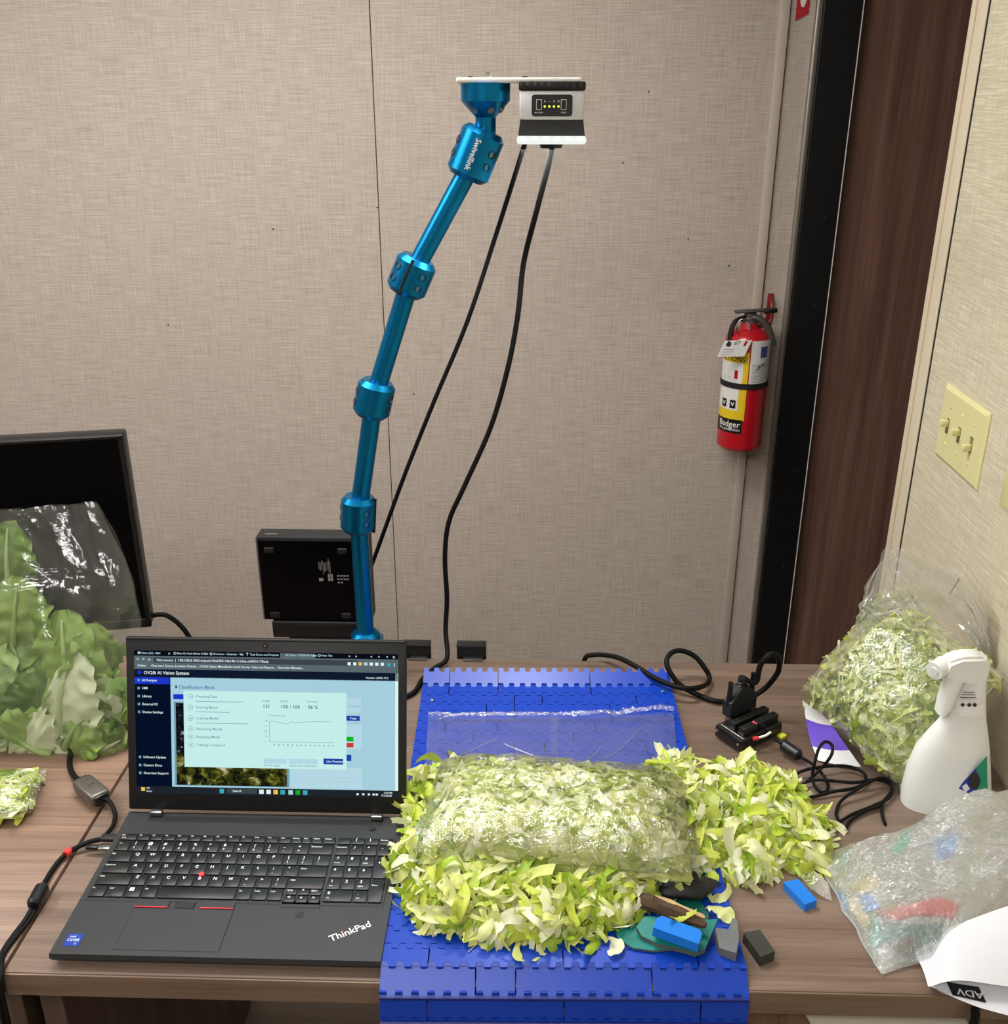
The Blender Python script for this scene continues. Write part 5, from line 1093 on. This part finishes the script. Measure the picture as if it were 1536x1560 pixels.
def inbag(name, pts, mi, label, th=.004, dz=.0035):
    top = []
    for x, y in pts:                                                            # follows the film from just under it
        best = None
        for i in range(41):
            for j in range(31):
                q = mbag(i / 40, j / 30); d = (q - CAM_LOC); r_ = ray(x, y); t_ = d.dot(r_) / r_.dot(r_); e_ = (d - r_ * t_).length
                if best is None or e_ < best[0]: best = (e_, q)
        top.append(best[1] - V((0, 0, dz)))
    n = len(top); nr = V((0, 0, 1)); bot = [p - V((0, 0, th)) for p in top]
    if sum(top[i].x * top[(i + 1) % n].y - top[(i + 1) % n].x * top[i].y for i in range(n)) < 0: top.reverse(); bot.reverse()
    mb = MB(); mb.add(bot + top, [tuple(range(n - 1, -1, -1)), tuple(range(n, 2 * n))] + [(k, (k + 1) % n, n + (k + 1) % n, n + k) for k in range(n)])
    return tag(mb.build(name, M[mi], None, 20), label, 'scrap', 'scraps inside the milky bag')
inbag('plastic_scrap', [(1292, 1378), (1306, 1362), (1328, 1395), (1314, 1417)], 'tan', 'tan plastic tile near the sealed edge inside the milky bag')
inbag('plastic_scrap', [(1290, 1345), (1330, 1328), (1348, 1345), (1312, 1360)], 'tan', 'tan plastic flake further back inside the milky bag')
inbag('plastic_scrap', [(1336, 1386), (1390, 1376), (1428, 1362), (1460, 1376), (1452, 1388), (1400, 1390), (1370, 1398)], 'xr3', 'long red plastic strip inside the milky bag')
inbag('plastic_scrap', [(1272, 1352), (1284, 1356), (1292, 1376), (1286, 1386), (1276, 1370)], 'cyan', 'small blue scrap beside the tan tile inside the milky bag')
inbag('plastic_scrap', [(1310, 1360), (1330, 1358), (1340, 1376), (1322, 1380)], 'cyan', 'dark blue scrap beside the red strip inside the milky bag')
inbag('plastic_scrap', [(1420, 1270), (1450, 1258), (1464, 1275), (1455, 1296), (1430, 1300)], 'cyan', 'blurred blue scrap at the top of the milky bag', dz=.008)
inbag('plastic_scrap', [(1330, 1385), (1345, 1400), (1350, 1430), (1330, 1440), (1318, 1425)], 'teal', 'teal scrap below the tan tile inside the milky bag')
inbag('plastic_scrap', [(1350, 1402), (1400, 1396), (1440, 1398), (1436, 1418), (1390, 1432), (1356, 1425)], 'tealg', 'dark green scrap under the red strip inside the milky bag', dz=.007)
inbag('plastic_scrap', [(1360, 1290), (1378, 1262), (1388, 1258), (1384, 1280), (1366, 1300)], 'mint', 'thin green scrap near the far side of the milky bag')
inbag('plastic_scrap', [(1356, 1432), (1392, 1424), (1402, 1434), (1372, 1446)], 'bark', 'brown wood scrap at the near side of the milky bag')
inbag('plastic_scrap', [(1280, 1300), (1298, 1296), (1296, 1312), (1284, 1314)], 'mint', 'faint green scrap by the far corner of the milky bag')
slab('plastic_offcut', [(1376, 1452), (1398, 1442), (1426, 1436), (1426, 1452), (1392, 1458)], DZ + .004, .0038, 'blackm', 'black flat scrap sticking out between the milky bag and the paper')
# ================================================================== curled sheet of paper
pap = thing('paper_sheet', 'white sheet of paper curled over at the right front corner of the desk', 'paper', pz(1470, 1500, DZ))
M['paper'] = mat('white_paper', 'D9DBE2', .6)
F0, FB = pz(1419, 1503, .7575), pz(1419, 1428, .7575)
lowf = spline([F0, py(1450, 1518, -1.660), py(1490, 1534, -1.668), py(1536, 1547, -1.674), py(1580, 1560, -1.68)], 8)
upf = spline([F0, py(1440, 1496, -1.650), py(1470, 1494, -1.652), py(1536, 1503, -1.655), py(1580, 1508, -1.655)], 8)
upb = spline([FB, py(1440, 1416, -1.585), py(1475, 1402, -1.58), py(1536, 1380, -1.575), py(1580, 1368, -1.575)], 8)
def at_(l, q): k = q * (len(l) - 1); i = min(len(l) - 2, int(k)); return l[i].lerp(l[i + 1], k - i)
def leaf_lo(q, w_):
    f_ = at_(lowf, q); b_ = V((f_.x, FB.y, .7525)); y = f_.y + (b_.y - f_.y) * w_
    t_ = 1 if y > -1.653 else max(0, (y - f_.y) / (-1.653 - f_.y + 1e-6)); return V((f_.x, y, f_.z + (.7525 - f_.z) * min(1, t_) if f_.y < -1.653 else max(.7525, f_.z + (b_.z - f_.z) * w_)))
def leaf_up(q, w_): return at_(upf, q).lerp(at_(upb, q), w_)
m = MB(); m.grid(leaf_lo, 24, 14); m.grid(leaf_up, 24, 14)
def fold(u, w_): a_, b_ = leaf_lo(0, w_), leaf_up(0, w_); c = a_.lerp(b_, u); c.x -= .0035 * math.sin(math.pi * u); return c
m.grid(fold, 5, 14); m.build('sheet', M['paper'], pap, 180)
m = MB()
def patch(u, v): return leaf_lo(.30 + u * .30, .10 + v * .22) + V((0, -.0006, .0009))
m.grid(patch, 8, 5); fm = frame(patch(.62, .45) + V((0, -.0004, .0006)), patch(0, .5) - patch(1, .5), patch(.5, 0) - patch(.5, 1)); m.text('ADV', .013, fm, 1)
m.build('printed_block', [M['black'], M['paper']], pap, 0)
CZ_ = .683; ca, cb = pz(1228, 1546, CZ_), pz(1472, 1551, CZ_); m = MB(); m.prism([(ca.x, ca.y), (ca.x + .012, ca.y - .05), (cb.x - .004, cb.y - .05), (cb.x, cb.y)], CZ_ - .001, CZ_)
tag(m.build('card_sheet', mat('beige_card', 'D8D2BE', .6), None), 'beige card sheet sticking out below the desk front at the right', 'paper')
cable('hanging_cable', [py(1487, 1527, -1.658), py(1486, 1540, -1.659), py(1484, 1560, -1.66), V((py(1484, 1560, -1.66).x, -1.664, .6)), V((.46, -1.664, .45))], .0045, 'black cable hanging down in front of the drawer under the paper')
# ================================================================== loose scraps of lettuce lying apart
scrap(pz(1092, 1360, BZ + .006), .045, .012, 'pale lettuce strip on the belt above the grey fragment', 51, ang=R(-60)); scrap(pz(1098, 1390, BZ + .008), .035, .018, 'yellowish lettuce scrap on the belt near its right edge', 52, ang=R(-70)); scrap(pz(1084, 1335, BZ + .006), .03, .012, 'white lettuce scrap on the belt right of the bag end', 53, ang=R(60))
scrap(pz(1140, 1330, DZ + .010), .06, .04, 'broad green lettuce leaf scrap at the near end of the desk heap', 54, ang=R(-40)); scrap(pz(1150, 1352, DZ + .006), .04, .010, 'white curled lettuce rib pointing at the viewer from the desk heap', 55, ang=R(70)); scrap(pz(1120, 1172, DZ + .012), .028, .008, 'short pale rib standing up behind the desk heap', 56, ang=R(85), lift=.1)
scrap(pz(1072, 1215, DZ + .045), .05, .034, 'flat green leaf scrap between the bag and the desk heap', 57, ang=R(20), mi='romaine' if False else 'lettuce_c'); scrap(pz(1075, 1245, DZ + .04), .055, .02, 'long light green leaf scrap against the right end of the bag', 58, ang=R(-55), mi='lettuce_c')
scrap(pz(905, 1440, BZ + .004), .05, .010, 'white lettuce strip on the belt before the heap', 59, ang=R(10)); scrap(pz(935, 1442, BZ + .004), .03, .016, 'whitish lettuce scrap beside the teal shard', 60, ang=R(35)); scrap(pz(790, 1452, BZ + .004), .03, .009, 'white lettuce sliver on the belt at the heap front', 61, ang=R(60))
scrap(pz(600, 1306, .772), .012, .004, 'tiny white lettuce crumb on the laptop edge', 62, ang=R(0)); scrap(pz(1040, 1395, BZ + .034), .04, .007, 'thin pale lettuce strip draped over the wood splinter', 63, ang=R(-30)); scrap(pz(1066, 1175, DZ + .03), .035, .022, 'light green lettuce scrap on the belt edge behind the bag end', 64, ang=R(40))
rn = random.Random(77)
for i, (x, y, d) in enumerate(((658, 1066, 'by the far left corner of the belt'), (965, 1078, 'near the far end of the belt'), (950, 1079, 'second from the far right corner of the belt'), (1010, 1053, 'at the far right corner of the belt'), (625, 1139, 'on the desk left of the belt'), (1205, 1202, 'on the desk by the coiled lead'))):
    z_ = BZ if i < 4 else DZ; scrap(pz(x, y, z_ + .0015), .006, .003, 'tiny white lettuce crumb ' + d, 80 + i, name='lettuce_crumb')
